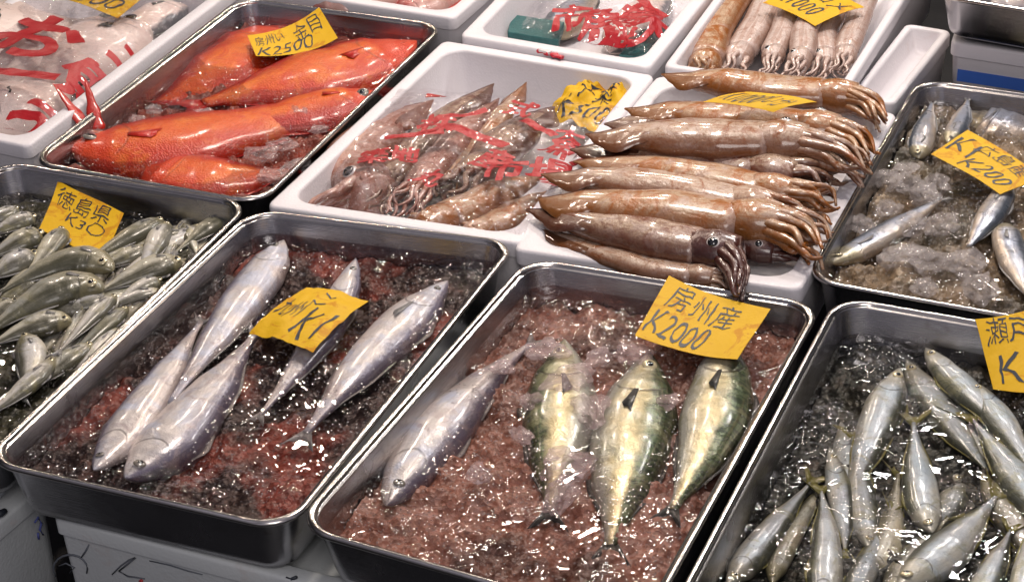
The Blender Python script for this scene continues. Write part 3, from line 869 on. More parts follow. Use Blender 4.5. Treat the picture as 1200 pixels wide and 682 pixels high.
# tray D
gD = 'grey fish with yellow fins in the lower right tray'
zD = wz['D']
D = [
 ('grey fish with its large head at the back left, gill cover open', (1054, 440), (1028, 500), (996, 592), 50, 1, 0, 'jack'),
 ('grey fish lying upright in the picture left of centre, tail at the back', (1018, 650), (1010, 585), (1000, 516), 38, -1, -.004, 'jack'),
 ('golden bellied fish in the middle, head toward the front', (1092, 632), (1078, 570), (1070, 500), 44, 1, .002, 'jack'),
 ('long grey fish behind the middle ones, running down to the right', (1062, 430), (1105, 490), (1160, 560), 40, -1, -.005, 'jack'),
 ('slender pale fish by the back wall under the yellow card', (1084, 415), (1134, 462), (1206, 535), 32, -1, .004, 'jack'),
 ('bluish fish on the right with a yellow tail at its upper end', (1232, 625), (1190, 562), (1140, 498), 42, 1, .003, 'jack'),
 ('lone fish at the front left of the dark water', (852, 692), (896, 634), (950, 570), 38, -1, -.002, 'jack'),
 ('pale grey fish standing next to the lone one at the front', (958, 735), (968, 650), (962, 580), 42, 1, .0, 'jack'),
 ('broad fish lying across the front, snout to the lower left', (1052, 695), (1110, 645), (1166, 588), 52, 1, .003, 'jack'),
 ('fish in the front right pointing at the corner of the photo', (1128, 740), (1158, 680), (1184, 625), 38, -1, .0, 'jack'),
 ('fish cut by the right edge at the front', (1190, 735), (1202, 675), (1216, 600), 38, -1, .004, 'jack'),
 ('olive fish at the front with a round eye looking up', (1012, 672), (1036, 640), (1052, 560), 46, 1, -.006, 'horse'),
]
D += [
 ('silver fish lying over the murky ones at the back right', (1140, 455), (1176, 500), (1216, 570), 34, -1, .004, 'jack'),
 ('small silver fish at the left of the upright one, head at the back', (972, 530), (986, 590), (990, 650), 32, 1, -.003, 'jack'),
 ('silver fish at the front between the lone one and the broad one', (1000, 700), (1012, 670), (1046, 600), 34, 1, -.004, 'jack'),
 ('thin dark fish between the lone one and the upright one', (905, 690), (925, 630), (975, 560), 30, 1, -.008, 'horse3'),
 ('murky fish deep behind the golden bellied one', (1120, 560), (1110, 600), (1060, 650), 36, 1, -.010, 'jack'),
 ('murky fish deep between the two long right hand ones', (1105, 440), (1150, 520), (1195, 600), 36, 1, -.010, 'jack'),
 ('olive fish deep at the front between the broad fish and the round eyed one', (1040, 710), (1064, 660), (1110, 610), 34, 1, -.006, 'horse'),
 ('grey fish deep at the left of the large headed one', (985, 500), (990, 560), (975, 640), 34, 1, -.010, 'jack'),
 ('olive backed fish under the bluish right hand one', (1150, 560), (1185, 615), (1225, 680), 34, -1, -.006, 'horse2'),
]
for lab, a, b, c, w, s, dz, m in D:
    fish('yellowtail_fish', lab, 'fish', gD, a, b, c, w * 1.08, 0, s, m, 'mack' if dz > .0025 else 'fat', 'fin_olive', zh=-.002, zt=-.003, tailfin=1.3, pect=False, eyesize=1.45, thick=.6, lift=zD + .003 + dz * 1.2)
# tray A
gA = 'small olive silver fish in the left tray'
zA = wz['A']
Al = [
 ('small fish standing head up by the back right corner, pale belly', (196, 262), (184, 285), (166, 318), 30, 1, .004),
 ('dark small fish head beside the pale one in the back corner', (216, 263), (222, 278), (232, 302), 18, -1, .002),
 ('small fish tucked in the far right corner of the left tray', (264, 256), (244, 268), (214, 290), 20, 1, .004),
 ('slender fish just right of the yellow card', (192, 258), (156, 276), (104, 306), 20, 1, .006),
 ('small fish with its head against the lower edge of the card', (72, 268), (60, 290), (34, 318), 28, 1, .008),
 ('fish left of the card running to the left edge', (50, 276), (26, 284), (-10, 302), 24, 1, .003),
 ('dark backed fish at the left edge below the card', (44, 300), (18, 310), (-16, 328), 26, 1, .004),
 ('arched fish with a lavender sheen below the card', (132, 318), (80, 309), (18, 340), 28, 1, .009),
 ('big arched silver fish in the middle of the heap', (120, 342), (64, 344), (-4, 390), 34, 1, .010),
 ('narrow fish with a cream belly near the right wall', (136, 346), (112, 368), (80, 402), 20, 1, .012),
 ('fish along the right wall with its head at the right', (214, 308), (174, 318), (126, 340), 26, 1, .004),
 ('fish below the big arched one, dark along its back', (84, 378), (44, 382), (-2, 404), 24, 1, .006),
 ('big headed pale fish at the left edge near the front', (28, 392), (36, 420), (26, 452), 42, -1, .006),
 ('yellowish fish curving to the front left corner', (64, 418), (32, 452), (-12, 482), 22, 1, .009),
 ('fish between the cream bellied one and the right wall', (150, 360), (122, 384), (84, 420), 20, 1, .002),
 ('small fish by the left edge under the back rim', (42, 256), (20, 262), (-12, 276), 18, 1, .002),
 ('fish at the back left with only its tail end showing', (20, 246), (2, 254), (-30, 268), 16, 1, .0),
 ('fish deep in the gap left of the arched lavender one', (60, 318), (30, 334), (-8, 362), 28, 1, -.002),
 ('fish deep in the gap under the big arched one', (112, 364), (78, 362), (36, 374), 24, 1, -.004),
 ('olive fish at the front of the heap near the wall', (110, 404), (78, 424), (44, 452), 24, 1, .0),
 ('small fish lying under the card at its right side', (170, 290), (150, 302), (116, 314), 18, 1, .0),
 ('fish between the two right wall fishes, mostly hidden', (190, 330), (166, 338), (130, 362), 18, 1, .0),
 ('pale fish at the left edge halfway down the heap', (18, 356), (2, 366), (-26, 384), 26, 1, .004),
]
ra = random.Random(5)
for k in range(64):
    u, v = ra.uniform(.50, .90), ra.uniform(.42, .90)
    if v > .8 and u < .75: continue
    p = bil(qA, u, v); q = proj(V((p.x, p.y, zA)))
    an = math.radians(ra.uniform(10, 65)); ln = ra.uniform(70, 105)
    a, b, c = [(q.x + t * ln * math.cos(an), q.y - t * ln * math.sin(an) + bo) for t, bo in ((.5, 0), (0, ra.uniform(-7, 2)), (-.5, 0))]
    if ra.random() < .2: a, c = c, a
    if not all(.40 < 1 and True for _ in (0,)): continue
    Al.append(('olive fish mostly hidden deep inside the heap of small fish', a, b, c, ra.uniform(14, 20), ra.choice((1, -1)), ra.choice((-.008, -.008, -.002))))
for lab, a, b, c, w, s, dz in Al:
    c = (a[0] + (c[0] - a[0]) * 1.18, a[1] + (c[1] - a[1]) * 1.18)
    fish('small_fish', lab, 'fish', gA, a, b, c, w * .96, zA + dz - .002, s, ra.choice(('horse', 'horse2', 'horse2', 'horse3')), 'mack', 'fin_grey', zh=-.001, zt=-.003, res=(28, 16), tailfin=.9, eyesize=1.3, thick=.6)
# tray R
gR = 'bright red fish in the top left tray'
zR = wz['R']
fish('red_fish', 'largest red fish across the front of the tray, orange flank, head at the left', 'fish', gR, (84, 190), (232, 170), (440, 122), 64, 0, 1, 'red', 'fat', 'fin_red', zh=-0.004, zt=-0.004, tailfin=.8, eyesize=.8, eye='eye_dark', thick=.46, lift=zR + .015)
fish('red_fish', 'orange red fish across the middle right, head under the right rim', 'fish', gR, (490, 70), (372, 98), (240, 134), 66, 0, -1, 'red', 'fat', 'fin_red', zh=-0.004, zt=-0.004, tailfin=.6, eye=None, thick=.46, lift=zR + .015)
fish('red_fish', 'slim red fish lying behind the largest one, small grey eye at its right end', 'fish', gR, (440, 122), (360, 138), (250, 168), 46, 0, 1, 'red', 'mack', 'fin_red', zh=-0.004, zt=-0.004, tailfin=.5, eye='eye_dark', eyesize=.9, thick=.46, lift=zR + .012)
fish('red_fish', 'red fish sunk in slush at the back left of the tray', 'fish', gR, (345, 52), (268, 96), (188, 140), 92, 0, -1, 'red', 'bream', 'fin_red', zh=-0.004, zt=-0.004, tailfin=.5, eye=None, pect=False, thick=.46, lift=zR + .006)
fish('red_fish', 'reddish fish belly at the front right corner under ice', 'fish', gR, (176, 212), (252, 218), (340, 212), 60, 0, 1, 'red', 'bream', 'fin_red', zh=-0.004, zt=-0.004, tailfin=.4, eye=None, pect=False, thick=.46, lift=zR + .006)
fish('red_fish', 'red fish standing on end, its forked tail sticking over the left rim', 'fish', gR, (160, 176), (128, 166), (104, 152), 22, zR - .002, 1, 'red', 'mack', 'fin_red', zh=-.014, zt=.006, tailfin=0, eye=None, pect=False, dors=False)
r6 = [o for o in COL.objects if o.type == 'EMPTY' and o.get('label', '').startswith('red fish standing on end')][0]
for (x0, y0, z0, x1, y1, z1) in ((104, 154, zR + .004, 62, 98, .035), (112, 152, zR + .004, 99, 92, .035)):
    a, b = at(x0, y0, z0), at(x1, y1, z1)
    pp = curve3([a, (a + b) * .5 + V((.003, 0, -.003)), b], 12)
    vs, fs, fc = tube(pp, [.0120 * (1 - (i / 11) ** 1.2) * (1 + .15 * math.sin(i * 1.7)) + .0008 for i in range(12)], 8, .22)
    mesh('tail_fin', vs, fs, 'fin_red', r6)
# tray E
gE = 'sardines in the right edge tray'
zE = wz['E']
fish('sardine', 'sardine lying alone in the brown ice, golden head at the front left corner', 'fish', gE, (972, 316), (1036, 277), (1102, 238), 28, zE + .003, 1, 'sardine', 'slim', 'fin_grey', zh=-.002, tailfin=.5, eyesize=1.4, lift=zE + .006)
fish('sardine', 'bluish sardine coming out from below the yellow card', 'fish', gE, (1184, 214), (1162, 252), (1136, 288), 34, zE + .006, 1, 'sardine', 'slim', 'fin_grey', zh=.0, tailfin=.2, eyesize=1)
fish('sardine', 'sardine at the right edge with an orange belly pointing down', 'fish', gE, (1178, 262), (1186, 300), (1214, 358), 40, zE + .006, 1, 'sardine', 'slim', 'fin_grey', tailfin=.4, eye=None)
fish('sardine', 'small sardine head down by the back left corner, gold eye', 'fish', gE, (1076, 186), (1082, 160), (1092, 122), 32, zE + .004, 1, 'sardine', 'slim', 'fin_grey', zh=-.004, zt=.004, tailfin=.4, eyesize=1.4)
fish('sardine', 'sardine with an open white mouth behind the top corner of the card', 'fish', gE, (1110, 168), (1124, 146), (1134, 118), 26, zE + .008, -1, 'sardine', 'slim', 'fin_grey', tailfin=.5, eye='eye_dark')
fish('sardine', 'broad grey fish at the back right behind the yellow card', 'fish', gE, (1132, 150), (1180, 160), (1250, 182), 50, zE + .002, 1, 'sardine', 'mack', 'fin_grey', tailfin=.3, eye=None, lift=zE + .002)
# ice lumps
for i, (px, py, r) in enumerate([(640, 412, .022), (668, 450, .020), (625, 470, .014), (660, 545, .026), (655, 580, .020), (612, 510, .012), (690, 480, .022), (590, 430, .014), (740, 415, .018), (560, 555, .014), (780, 470, .012), (700, 420, .016)]):
    lump(px, py, zC + .003, r * 1.1, 'rounded pinkish ice lump melting among the mackerel', 'pinkish ice lumps round the mackerel', 'ice_pink', i, .45)
for i, (px, py, r) in enumerate([(1040, 210, .018), (1062, 216, .02), (1085, 228, .02), (1100, 214, .018), (1040, 245, .014), (1070, 262, .02), (1104, 262, .018), (1060, 300, .02), (1092, 306, .022), (1130, 310, .02), (1084, 336, .014), (1150, 340, .02), (1010, 262, .014)]):
    lump(px, py, zE + .004, r * 1.15, 'wet grey ice lump in the sardine tray', 'grey ice lumps in the sardine tray', 'ice', i + 40, .5)
o = fish  # noqa
for i, (px, py, r) in enumerate([(112, 158, .018), (238, 134, .016), (350, 132, .018), (368, 118, .012), (306, 182, .022), (330, 170, .018), (346, 196, .02), (372, 152, .014), (318, 206, .02), (180, 128, .014), (160, 140, .012), (386, 62, .014), (430, 52, .014), (462, 54, .012)]):
    lump(px, py, zR + .003, r * .8, 'clear pinkish ice lump in the red fish tray', 'ice lumps in the red fish tray', 'ice_pink' if i % 3 else 'ice', i + 80, .5)
lump(1062, 197, zE + .014, .018, 'flat thin piece of ice sticking up by the left wall of the sardine tray', None, 'ice', 99, .15)

# ------------------------------------------------------------------ foam boxes
qF = Q(0, (311, 241), (612, 286), (768, 88), (520, 47))
foam_box('white foam box in the centre with plastic wrapped squid and a crumpled card', qF, depth=.07)
qG = Q(0, (600, 292), (938, 340), (1052, 133), (771, 88))
foam_box('white foam box heaped with long brown squid lying side by side', qG, depth=.06)
qH = Q(.012, (777, 78), (990, 110), (1104, -70), (905, -95))
foam_box('white foam box of pale squid at the back, behind the heaped squid', qH, H=.12, depth=.07, wall=.014, inner=.01)
qI = Q(-.012, (995, 113), (1048, 122), (1116, 36), (1062, 27))
foam_box('narrow empty white foam box beside the back squid box, bluish inside', qI, H=.10, depth=.035, wall=.012, inner=.006)
qK = Q(.02, (1114, 50), (1420, 96), (1460, -20), (1150, -60))
kb = foam_box('white foam box with a blue stripe under the top right tray', qK, H=.11, depth=.02)
n_ = (qK[1] - qK[0]).normalized(); nf = V((n_.y, -n_.x, 0))
v_ = []
for (u, zz) in ((-.0, -.040), (.4, -.040), (.4, -.058), (-.0, -.058)):
    v_.append(qK[0] + n_ * (u + .012) + V((0, 0, zz)) + nf * (-.0035))
v_ = v_ + [p - nf * .006 for p in v_]
mesh('blue_stripe', v_, [(0, 1, 2, 3), (7, 6, 5, 4), (0, 4, 5, 1), (2, 6, 7, 3), (0, 3, 7, 4), (1, 5, 6, 2)], 'blue_tape', kb, False)
qJ = Q(.10, (1092, -7), (1400, 44), (1500, -160), (1200, -200))
tray('steel tray at the top right corner standing on the foam box with the blue stripe', qJ, H=.07)
qN = Q(.008, (538, 42), (761, 80), (900, -90), (700, -125))
foam_box('white foam box at the top centre with crumpled plastic bags', qN, depth=.09)
qM = Q(.004, (300, -14), (532, 22), (660, -90), (450, -125))
foam_box('white foam box at the top edge behind the red fish tray', qM, depth=.05)
qL = Q(.006, (-180, 128), (32, 172), (300, -32), (110, -70))
foam_box('white foam box at the top left corner with wrapped pale fish', qL, H=.13, depth=.11)
# boxes under the trays
zP = -.081
qP = Q(zP, (60, 606), (420, 700), (700, 420), (330, 330))
pb = foam_box('worn white foam box with grey scribbles under the lower left tray', qP, H=.26, rad=.01, depth=.02, mat='foam_dirty', group='foam boxes below the trays')
qQ = Q(-.10, (-190, 650), (-45, 650), (66, 556), (-90, 520))
qb = foam_box('rounded grey white foam box at the bottom left corner', qQ, H=.26, rad=.035, wall=.03, depth=.03, mat='foam_dirty', group='foam boxes below the trays')
pf = (qP[1] - qP[0]).normalized(); pn = V((pf.y, -pf.x, 0))
p0 = qP[0] - pn * .004
def scrib(name, pts, root, w, mat, p0=p0, pn=pn, lift=.001):
    P = [at_plane(x, y, p0, pn) + pn * lift for x, y in pts]
    vs, fs, fc = tube(P, [w * (.6 + .4 * math.sin(math.pi * (i + .5) / len(P))) for i in range(len(P))], 6, 1.0, side=V((1, 0, 0)))
    return mesh(name, vs, fs, mat, root)
scrib('pencil_mark', [(83 + 20 * math.cos(a), 666 + 17 * math.sin(a)) for a in [2.6 + i * .33 for i in range(13)]], pb, .0012, 'pencil')
scrib('pencil_mark', [(96, 652), (101, 645), (105, 637)], pb, .0011, 'pencil')
scrib('pencil_mark', [(132, 672), (142, 662), (152, 655), (160, 652), (150, 660), (140, 668), (150, 674), (170, 677)], pb, .0011, 'pencil')
scrib('pencil_mark', [(176, 656), (200, 661), (222, 668), (238, 672)], pb, .0010, 'pencil')
scrib('pencil_mark', [(70, 662), (78, 659), (88, 664), (82, 670)], pb, .0009, 'pencil')
scrib('red_mark', [(164, 680), (166, 679), (168, 680)], pb, .0016, 'red_print')
scrib('pencil_mark', [(336, 676), (342, 678), (348, 675)], pb, .0022, 'ink')
# blue scribble on box Q right side
e_ = (qQ[2] - qQ[1]).normalized(); en = V((e_.y, -e_.x, 0))
qp0 = qQ[1] - en * .003
scrib('blue_mark', [(40, 612), (44, 606), (48, 613), (46, 620), (50, 626)], qb, .0015, 'blue_ink', qp0, en, .0006)
scrib('blue_mark', [(44, 624), (45, 631)], qb, .0015, 'blue_ink', qp0, en, .0006)
scrib('grip_slot', [(-4, 603), (1, 601), (6, 598)], qb, .004, 'ink', qp0, en, .0006)

# ------------------------------------------------------------------ squid, box G
gG = 'long brown squid heaped in the foam box'
G = [
 ('lowest squid at the front of the heap, slender, partly under its neighbour', (618, 263), (720, 302), (812, 322), (866, 330), 23, .000, 'squid_a', False, 1, 8),
 ('front squid with dark maroon arms hanging over the rim onto the yellow card', (616, 246), (726, 270), (822, 291), (868, 344), 38, .016, 'squid_c2', True, -1, 8),
 ('orange brown squid third from the front, arms bundled at its right', (630, 233), (735, 245), (868, 258), (962, 288), 38, .026, 'squid_b', False, 1, 8),
 ('tan squid with a pale flank fourth from the front', (634, 205), (740, 216), (868, 238), (966, 272), 32, .024, 'squid_a', False, 1, 8),
 ('short mottled squid deep between its neighbours, pale patch near the head', (672, 190), (780, 203), (892, 222), (978, 240), 30, .030, 'squid_b', False, 1, 8),
 ('smooth pinkish grey squid with a round black eye, topmost of the heap', (686, 158), (790, 162), (900, 166), (1012, 196), 34, .044, 'squid_a', True, 1, 8),
 ('orange stained squid just behind the pinkish one, eye by the yellow card', (732, 128), (830, 138), (942, 150), (1022, 182), 30, .034, 'squid_b', True, 1, 8),
 ('rearmost squid along the back rim, brownish orange arms', (775, 88), (860, 100), (968, 112), (1038, 140), 26, .030, 'squid_b', False, 1, 8),
 ('dark squid lying under the third one, only its arms show at the front right', (700, 262), (800, 276), (880, 290), (950, 292), 24, .004, 'squid_c', True, -1, 8),
]
for i, (lab, a, b, c, e, w, z, m, ey, es, na) in enumerate(G):
    squid(lab, gG, a, b, c, e, w * .98, z, m, eye=ey, eyeside=es, narms=12, seed=i + 1, za=(-.006 if i != 1 else -.004), zt=-.004,
          headmat='squid_c' if i in (1, 8) else None, spread=.8 if i != 1 else .7)
squid('squid wedged between the pinkish topmost squid and the tan one, tip pale', gG, (668, 176), (780, 186), (890, 202), (985, 214), 34, .018, 'squid_c2', eye=False, seed=21, za=-.006)
squid('squid filling the gap behind the pinkish topmost one, only a strip of it shows', gG, (708, 146), (820, 148), (930, 158), (1016, 176), 34, .020, 'squid_c2', eye=False, seed=22, za=-.006)
# box H squids
gH = 'squid packed in the back foam box'
Hs = [
 ('dark brown squid against the left wall of the back box', (905, -60), (868, 0), (828, 70), (816, 92), 34, -.022, 'squid_b'),
 ('brown squid next to the left wall squid', (935, -55), (900, 0), (868, 62), (852, 90), 34, -.018, 'squid_w'),
 ('pale squid left of the yellow card with its head toward the front', (950, -50), (925, 10), (908, 62), (896, 96), 28, -.018, 'squid_w'),
 ('pale squid under the yellow card in the middle', (978, -48), (955, 12), (938, 66), (922, 98), 30, -.014, 'squid_w'),
 ('pale squid right of the middle, glossy with brown freckles', (1008, -44), (985, 14), (966, 66), (952, 102), 30, -.016, 'squid_w'),
 ('brownish squid along the right wall of the back box', (1040, -40), (1014, 10), (992, 62), (976, 92), 26, -.020, 'squid_w'),
]
for i, (lab, a, b, c, e, w, z, m) in enumerate(Hs):
    jr = random.Random(i * 5 + 2); jx = jr.uniform(-9, 9); a = (a[0] + jx * 2, a[1]); b = (b[0] - jx, b[1]); z += jr.uniform(-.006, .010)
    e = (c[0] + (e[0] - c[0]) * .75, c[1] + (e[1] - c[1]) * .75)
    squid(lab, gH, a, b, c, e, w * 1.15, z, m, eye=(i in (2, 3, 4)), eyeside=-1, seed=30 + i, fins=False, spread=.5, narms=7)
# box F squids
gF = 'squid under plastic wrap in the centre box'
Fs = [
 ('big brown squid at the left with a round white eye under the plastic', (508, 118), (430, 170), (420, 210), (385, 242), 62, -.030, 'squid_p', True),
 ('squid with its pointed tip beside the big one', (579, 99), (520, 145), (470, 198), (430, 238), 34, -.030, 'squid_c2', False),
 ('squid in the middle under red lettering', (585, 116), (540, 160), (500, 205), (470, 245), 36, -.026, 'squid_p', False),
 ('squid whose narrow fin tip stands up behind the others', (617, 97), (585, 140), (550, 185), (520, 225), 26, -.030, 'squid_b', False),
 ('wide dark squid fin by the crumpled card', (650, 126), (605, 160), (566, 196), (530, 230), 44, -.024, 'squid_c2', False),
 ('orange brown squid along the front right of the box', (637, 204), (580, 230), (524, 256), (500, 264), 34, -.026, 'squid_b', False),
 ('squid lying along the right wall at the front', (650, 222), (610, 246), (570, 268), (560, 274), 28, -.034, 'squid_b', False),
]
for i, (lab, a, b, c, e, w, z, m, ey) in enumerate(Fs):
    squid(lab, gF, a, b, c, e, w, z, m, eye=ey, eyeside=-1, seed=60 + i, fins=(i < 5), spread=1.4, zt=.004)
film('clear wrinkled plastic with red lettering over the squid in the centre box', [(362, 246), (616, 282), (730, 128), (466, 100)], -.004,
     [('ー', 480, 160, 11, 28, .05), ('ー', 548, 160, 14, -22, .05), ('株', 505, 148, 43, 10, .028), ('式', 592, 128, 36, -8, .028), ('築地', 452, 184, 36, 15, .028), ('魚市', 655, 178, 40, -20, .028), ('市場', 605, 200, 49, 10, .028), ('ー', 612, 150, 10, -35, .05), ('大', 645, 158, 34, 8, .028), ('丸', 500, 211, 36, -14, .028), ('ー', 530, 136, 10, 40, .06), ('産', 566, 188, 40, -20, .028)],
     dome=.014, crumple=.003, seed=3)
# red folded bands of the same kind of bag
# ------------------------------------------------------------------ box L
gL = 'pale fish in the top left box'
zL = -.064
fish('pale_fish', 'pale cream fish filling the left of the top left box', 'fish', gL, (-60, 80), (30, 62), (120, 30), 90, zL - .006, 1, 'pale', 'bream', 'fin_dark', tailfin=.4, eye=None)
fish('pale_fish', 'grey backed pale fish in the middle of the top left box', 'fish', gL, (170, 30), (100, 72), (20, 100), 60, zL + .004, -1, 'pale', 'fat', 'fin_dark', tailfin=.5, eye='eye_dark')
fish('pale_fish', 'pale fish at the front corner with a dark grey tail', 'fish', gL, (-40, 150), (30, 128), (84, 100), 56, zL, 1, 'pale', 'fat', 'fin_dark', tailfin=.8, eye=None)
fish('pale_fish', 'pale fish at the right wall of the top left box', 'fish', gL, (220, 8), (175, 30), (140, 56), 36, zL, 1, 'pale', 'fat', 'fin_dark', tailfin=.5, eye=None)
film('clear plastic bag with large red brush lettering over the pale fish', [(-120, 128), (44, 160), (232, 2), (90, -60)], -.020,
     [('お', 48, 36, 120, -8, .03), ('う', 26, 132, 84, -6, .04), ('魚', 112, 72, 96, 20, .03), ('ー', 14, 80, 22, 10, .10), ('ー', 166, 38, 16, 14, .08), ('ー', 176, 22, 12, 14, .07)],
     dome=.024, crumple=.0016, seed=11)
# box N
zN = -.060
fish('dark_fish', 'dark silver fish under crumpled plastic at the left of the top centre box', 'fish', 'fish in the top centre box', (640, 44), (672, 18), (700, -20), 40, zN, 1, 'sardine', 'fat', 'fin_dark', tailfin=.5)
fish('dark_fish', 'pinkish fish under crumpled plastic at the right of the top centre box', 'fish', 'fish in the top centre box', (715, 62), (750, 24), (790, -20), 50, zN, -1, 'pale', 'fat', 'fin_grey', tailfin=.5)
film('crumpled plastic bag with red print in the top centre box', [(612, 36), (770, 66), (836, -20), (640, -40)], -.022,
     [('魚', 700, 26, 59, 20, .03), ('市', 665, 20, 54, 10, .03), ('場', 735, 22, 59, -10, .03), ('鮮', 720, 44, 48, 8, .03), ('大', 760, 34, 70, 20, .03), ('ー', 742, 10, 12, -50, .03), ('水', 690, 52, 49, 0, .03), ('人', 800, 8, 54, 10, .03)],
     dome=.018, crumple=.005, seed=23)
def matslab(label, pts, z, h):
    P = [at(a, b, z) for a, b in pts]
    vs = [p + V((0, 0, h)) for p in P] + P
    c = sum(P, V()) / 4
    o = mesh('green_mat', vs, [(0, 1, 2, 3), (7, 6, 5, 4), (0, 4, 5, 1), (1, 5, 6, 2), (2, 6, 7, 3), (3, 7, 4, 0)], 'teal', None, False, origin=c)
    b = o.modifiers.new('b', 'BEVEL'); b.width = .002; b.segments = 2
    tag(o, label, 'mat', 'dark teal mats in the top centre box')
matslab('dark teal mat end at the left under the crumpled bag', [(595, 46), (655, 56), (662, 34), (600, 25)], -.04, .012)
matslab('dark teal mat piece at the right front corner of the top centre box', [(725, 72), (768, 76), (800, 34), (752, 42)], -.04, .010)
# box M fish pieces
for i, (a, b, c, w) in enumerate([((360, 10), (420, 2), (500, -8), 34), ((470, 22), (500, 8), (560, -14), 30)]):
    fish('pink_fish', ['long pinkish red fish along the front of the top edge box', 'pinkish red fish in the right corner of the top edge box'][i], 'fish', 'pinkish fish in the top edge box', a, b, c, w, -.02, 1, 'pinkfish' if 'pinkfish' in MAT else 'pale', 'fat', 'fin_red', tailfin=.4, eye=None, pect=False)
# tray J fish
for i, (a, b, c, w) in enumerate([((1110, 0), (1150, -6), (1200, -2), 20), ((1160, 10), (1200, 4), (1260, 0), 22), ((1130, -12), (1180, -14), (1240, -16), 24)]):
    fish('grey_fish', ['grey fish at the left end of the top right tray', 'grey fish near the front rim of the top right tray', 'grey fish behind the others in the top right tray'][i], 'fish', 'grey fish in the top right tray', a, b, c, w, .085, 1, 'silver', 'fat', 'fin_grey', tailfin=.4, eye=None, pect=False)
# candy-like wrapper on the rim
wa, wb = at(622, 56, .004), at(659, 68, .004)
wr = thing('wrapper_scrap', 'small crumpled red and white wrapper on the foam rim at the top centre', 'wrapper', (wa + wb) / 2)
pp = [wa.lerp(wb, i / 14) for i in range(15)]
vs, fs, fc = tube(pp, [.005 * (1 + .35 * math.sin(i * 1.9)) * (.6 if i in (0, 14) else 1) for i in range(15)], 8, .6)
mesh('paper', vs, fs, 'red_wrap', wr, False)
pp = [wa.lerp(wb, .3 + .35 * i / 6) + V((0, 0, .0012)) for i in range(7)]
vs, fs, fc = tube(pp, [.0048 + .001 * math.sin(i * 2.2) for i in range(7)], 8, .62)
mesh('white_band', vs, fs, 'white_wrap', wr, False)

# ------------------------------------------------------------------ price cards
card('yellow price card with a dark fold line leaning on the back rim, two rows', [(744, 393, -.004), (864, 421, -.004), (903, 362, .010), (784, 323, .010)],
     [('房州産', .10, .52, .78, .92, .1), ('K2000', .05, .08, .62, .46, .3)], bulge=(-.006, 0), seed=1)
card('yellow price card folded and lying across two lavender silver fish', [(292, 391, zB + .006), (367, 413, zB + .018), (432, 353, zB + .006), (359, 337, zB + .008)],
     [('九州', .06, .34, .40, .66, .2), ('K1', .52, .10, .88, .56, .2), ('二', .42, .66, .62, .86, .3)], bulge=(.004, .006), crumple=.003, seed=2)
card('yellow price card half under water at the back of the left tray', [(46, 268, zA + .004), (118, 306, zA - .002), (145, 250, zA + .016), (68, 212, zA + .022)],
     [('徳島県', .06, .62, .86, .96, .1), ('K3〇', .30, .36, .86, .62, .2)], bulge=(.0, -.003), seed=3)
card('yellow price card curved upward above the back wall of the red fish tray', [(300, 66, zR + .016), (396, 45, zR + .020), (374, 9, .018), (290, 42, zR + .020)],
     [('房州い', .06, .50, .44, .88, .1), ('金目', .56, .42, .92, .92, .1), ('K2500', .06, .06, .74, .42, .4)], bulge=(-.010, 0), seed=4)
card('yellow price card leaning on the bluish sardine at the right edge', [(1091, 181, .0), (1172, 228, -.006), (1222, 208, .004), (1134, 152.5, .012)],
     [('K1', .04, .34, .34, .80, .0), ('広島産', .30, .62, .92, .92, .2), ('K200', .36, .12, .92, .45, .4)], bulge=(.003, 0), seed=5)
card('yellow price card at the right edge in front of the dark water', [(1164, 456, zD + .012), (1232, 458, zD + .012), (1222, 358, .012), (1143, 374, .012)],
     [('瀬戸', .10, .60, .80, .96, .1), ('K1', .20, .10, .80, .48, .1)], bulge=(-.003, 0), seed=6)
card('yellow price card on the pale squid in the back box', [(894, 4, .010), (955, 31, .006), (1013, 9, .010), (950, -16, .014)],
     [('K1000', .06, .14, .80, .46, .2), ('ロメ', .44, .52, .94, .86, .1)], bulge=(.004, .004), seed=7)
card('yellow price card lying flat along the rear squid of the heap', [(824, 120, .074), (906, 132, .070), (957, 120, .072), (876, 108, .078)],
     [('K1000', .10, .14, .60, .70, .3), ('いか', .62, .25, .92, .80, .1)], bulge=(.003, .003), seed=8)
card('yellow price card at the top left on the bagged pale fish', [(66, -3, .0), (138, 22, -.002), (172, -6, .0), (100, -32, .002)],
     [('1000', .14, .10, .88, .52, .3)], bulge=(.003, 0), seed=9)
card('crumpled wet yellow price card under plastic in the corner of the centre box', [(634, 136, -.040), (714, 158, -.034), (738, 102, -.014), (690, 90, -.014)],
     [('千葉', .14, .5, .8, .9, .1), ('K500', .14, .1, .86, .45, .3)], bulge=(0, .004), crumple=.012, seed=10)

# ------------------------------------------------------------------ floor
fv = [V((-8, -3, -.42)), V((8, -3, -.42)), V((8, 12, -.42)), V((-8, 12, -.42))]
fl = mesh('floor', fv, [(0, 1, 2, 3)], 'floor', None, False); tag(fl, 'dark floor under the stall', None, None, 'structure')

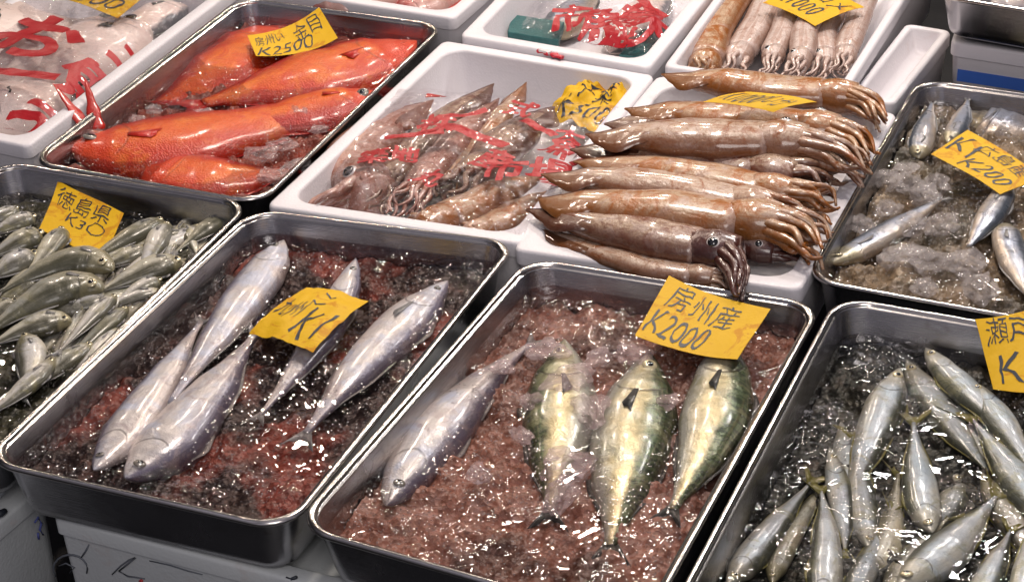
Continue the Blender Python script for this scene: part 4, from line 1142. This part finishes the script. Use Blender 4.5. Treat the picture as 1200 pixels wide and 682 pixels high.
# ------------------------------------------------------------------ light
w = bpy.data.worlds.new('World'); SC.world = w; w.use_nodes = True
nt = w.node_tree; nt.nodes.clear()
wo = nt.nodes.new('ShaderNodeOutputWorld'); bg = nt.nodes.new('ShaderNodeBackground')
tc = nt.nodes.new('ShaderNodeTexCoord'); sp = nt.nodes.new('ShaderNodeSeparateXYZ')
nt.links.new(tc.outputs['Generated'], sp.inputs[0])
mr = nt.nodes.new('ShaderNodeMapRange'); mr.inputs[1].default_value = -.2; mr.inputs[2].default_value = .9
dt = nt.nodes.new('ShaderNodeVectorMath'); dt.operation = 'DOT_PRODUCT'; dt.inputs[1].default_value = (.30, -.55, .78)
nt.links.new(tc.outputs['Generated'], dt.inputs[0])
nt.links.new(dt.outputs['Value'], mr.inputs[0])
cr = nt.nodes.new('ShaderNodeValToRGB')
cr.color_ramp.elements[0].position = 0; cr.color_ramp.elements[0].color = (.035, .035, .04, 1)
cr.color_ramp.elements[1].position = 1; cr.color_ramp.elements[1].color = (.56, .53, .64, 1)
e = cr.color_ramp.elements.new(.35); e.color = (.05, .05, .06, 1)
nt.links.new(mr.outputs[0], cr.inputs[0])
nz = nt.nodes.new('ShaderNodeTexNoise'); nz.inputs['Scale'].default_value = 3.5; nz.inputs['Detail'].default_value = 3
nt.links.new(tc.outputs['Generated'], nz.inputs['Vector'])
m2 = nt.nodes.new('ShaderNodeMapRange'); m2.inputs[1].default_value = .4; m2.inputs[2].default_value = .62; m2.inputs[3].default_value = .35; m2.inputs[4].default_value = 1.5
nt.links.new(nz.outputs['Fac'], m2.inputs[0])
mx = nt.nodes.new('ShaderNodeMix'); mx.data_type = 'RGBA'; mx.blend_type = 'MULTIPLY'; mx.inputs[0].default_value = 1
nt.links.new(cr.outputs[0], mx.inputs[6]); nt.links.new(m2.outputs[0], mx.inputs[7])
nt.links.new(mx.outputs[2], bg.inputs[0]); bg.inputs[1].default_value = .55
nt.links.new(bg.outputs[0], wo.inputs[0])
def glint_strip_lamp(loc, power):
    o = lamp('glint_strip', loc, tgt, .26, power, (1, .95, .92), 'RECTANGLE')  # unseen strip light, added for long curved glints on the water
    o.data.size_y = .05
    return o
def lamp(name, loc, target, size, power, col, shape='DISK'):
    l = bpy.data.lights.new(name, 'AREA'); l.shape = shape; l.size = size; l.energy = power; l.color = col
    o = bpy.data.objects.new(name, l); COL.objects.link(o); o.location = loc
    o.rotation_euler = (V(target) - V(loc)).to_track_quat('-Z', 'Y').to_euler()
    return o
tgt = (-.7, 1.7, 0)
lamp('main_lamp', (-.9, 2.3, 1.7), tgt, .28, 18, (1, .89, .79))
lamp('fill_lamp', (.5, -.6, 2.2), tgt, 1.4, 34, (1, .93, .89))
for i, (x, y, z) in enumerate([(-2.2, 3.3, 1.6), (-1.45, 3.25, 1.6), (-.62, 3.45, 1.6), (-.1, 3.2, 1.5), (-3.1, 3.3, 1.6), (-2.7, 4.9, 1.6), (-1.7, 4.2, 1.7), (-.8, 4.9, 1.6), (-.9, 2.7, 1.9)]):
    lamp('glint_lamp', (x, y, z), tgt, .06, 5.5, (1, .84, .70)) if i not in (2, 3) else glint_strip_lamp((x, y, z), 8)  # small unseen lights, added where the water mirrors them as glints

for o in COL.objects:
    if '_org' in o: del o['_org']
SC.render.engine = 'CYCLES'
SC.cycles.use_denoising = True
try: SC.cycles.denoiser = 'OPENIMAGEDENOISE'
except Exception: pass
SC.cycles.max_bounces = 8; SC.cycles.diffuse_bounces = 2; SC.cycles.glossy_bounces = 3; SC.cycles.transparent_max_bounces = 16
SC.cycles.transmission_bounces = 4; SC.cycles.volume_bounces = 0
SC.cycles.caustics_reflective = False; SC.cycles.caustics_refractive = False
SC.cycles.sample_clamp_indirect = 4
SC.view_settings.view_transform = 'Standard'; SC.view_settings.look = 'None'
SC.view_settings.exposure = 0; SC.view_settings.gamma = 1
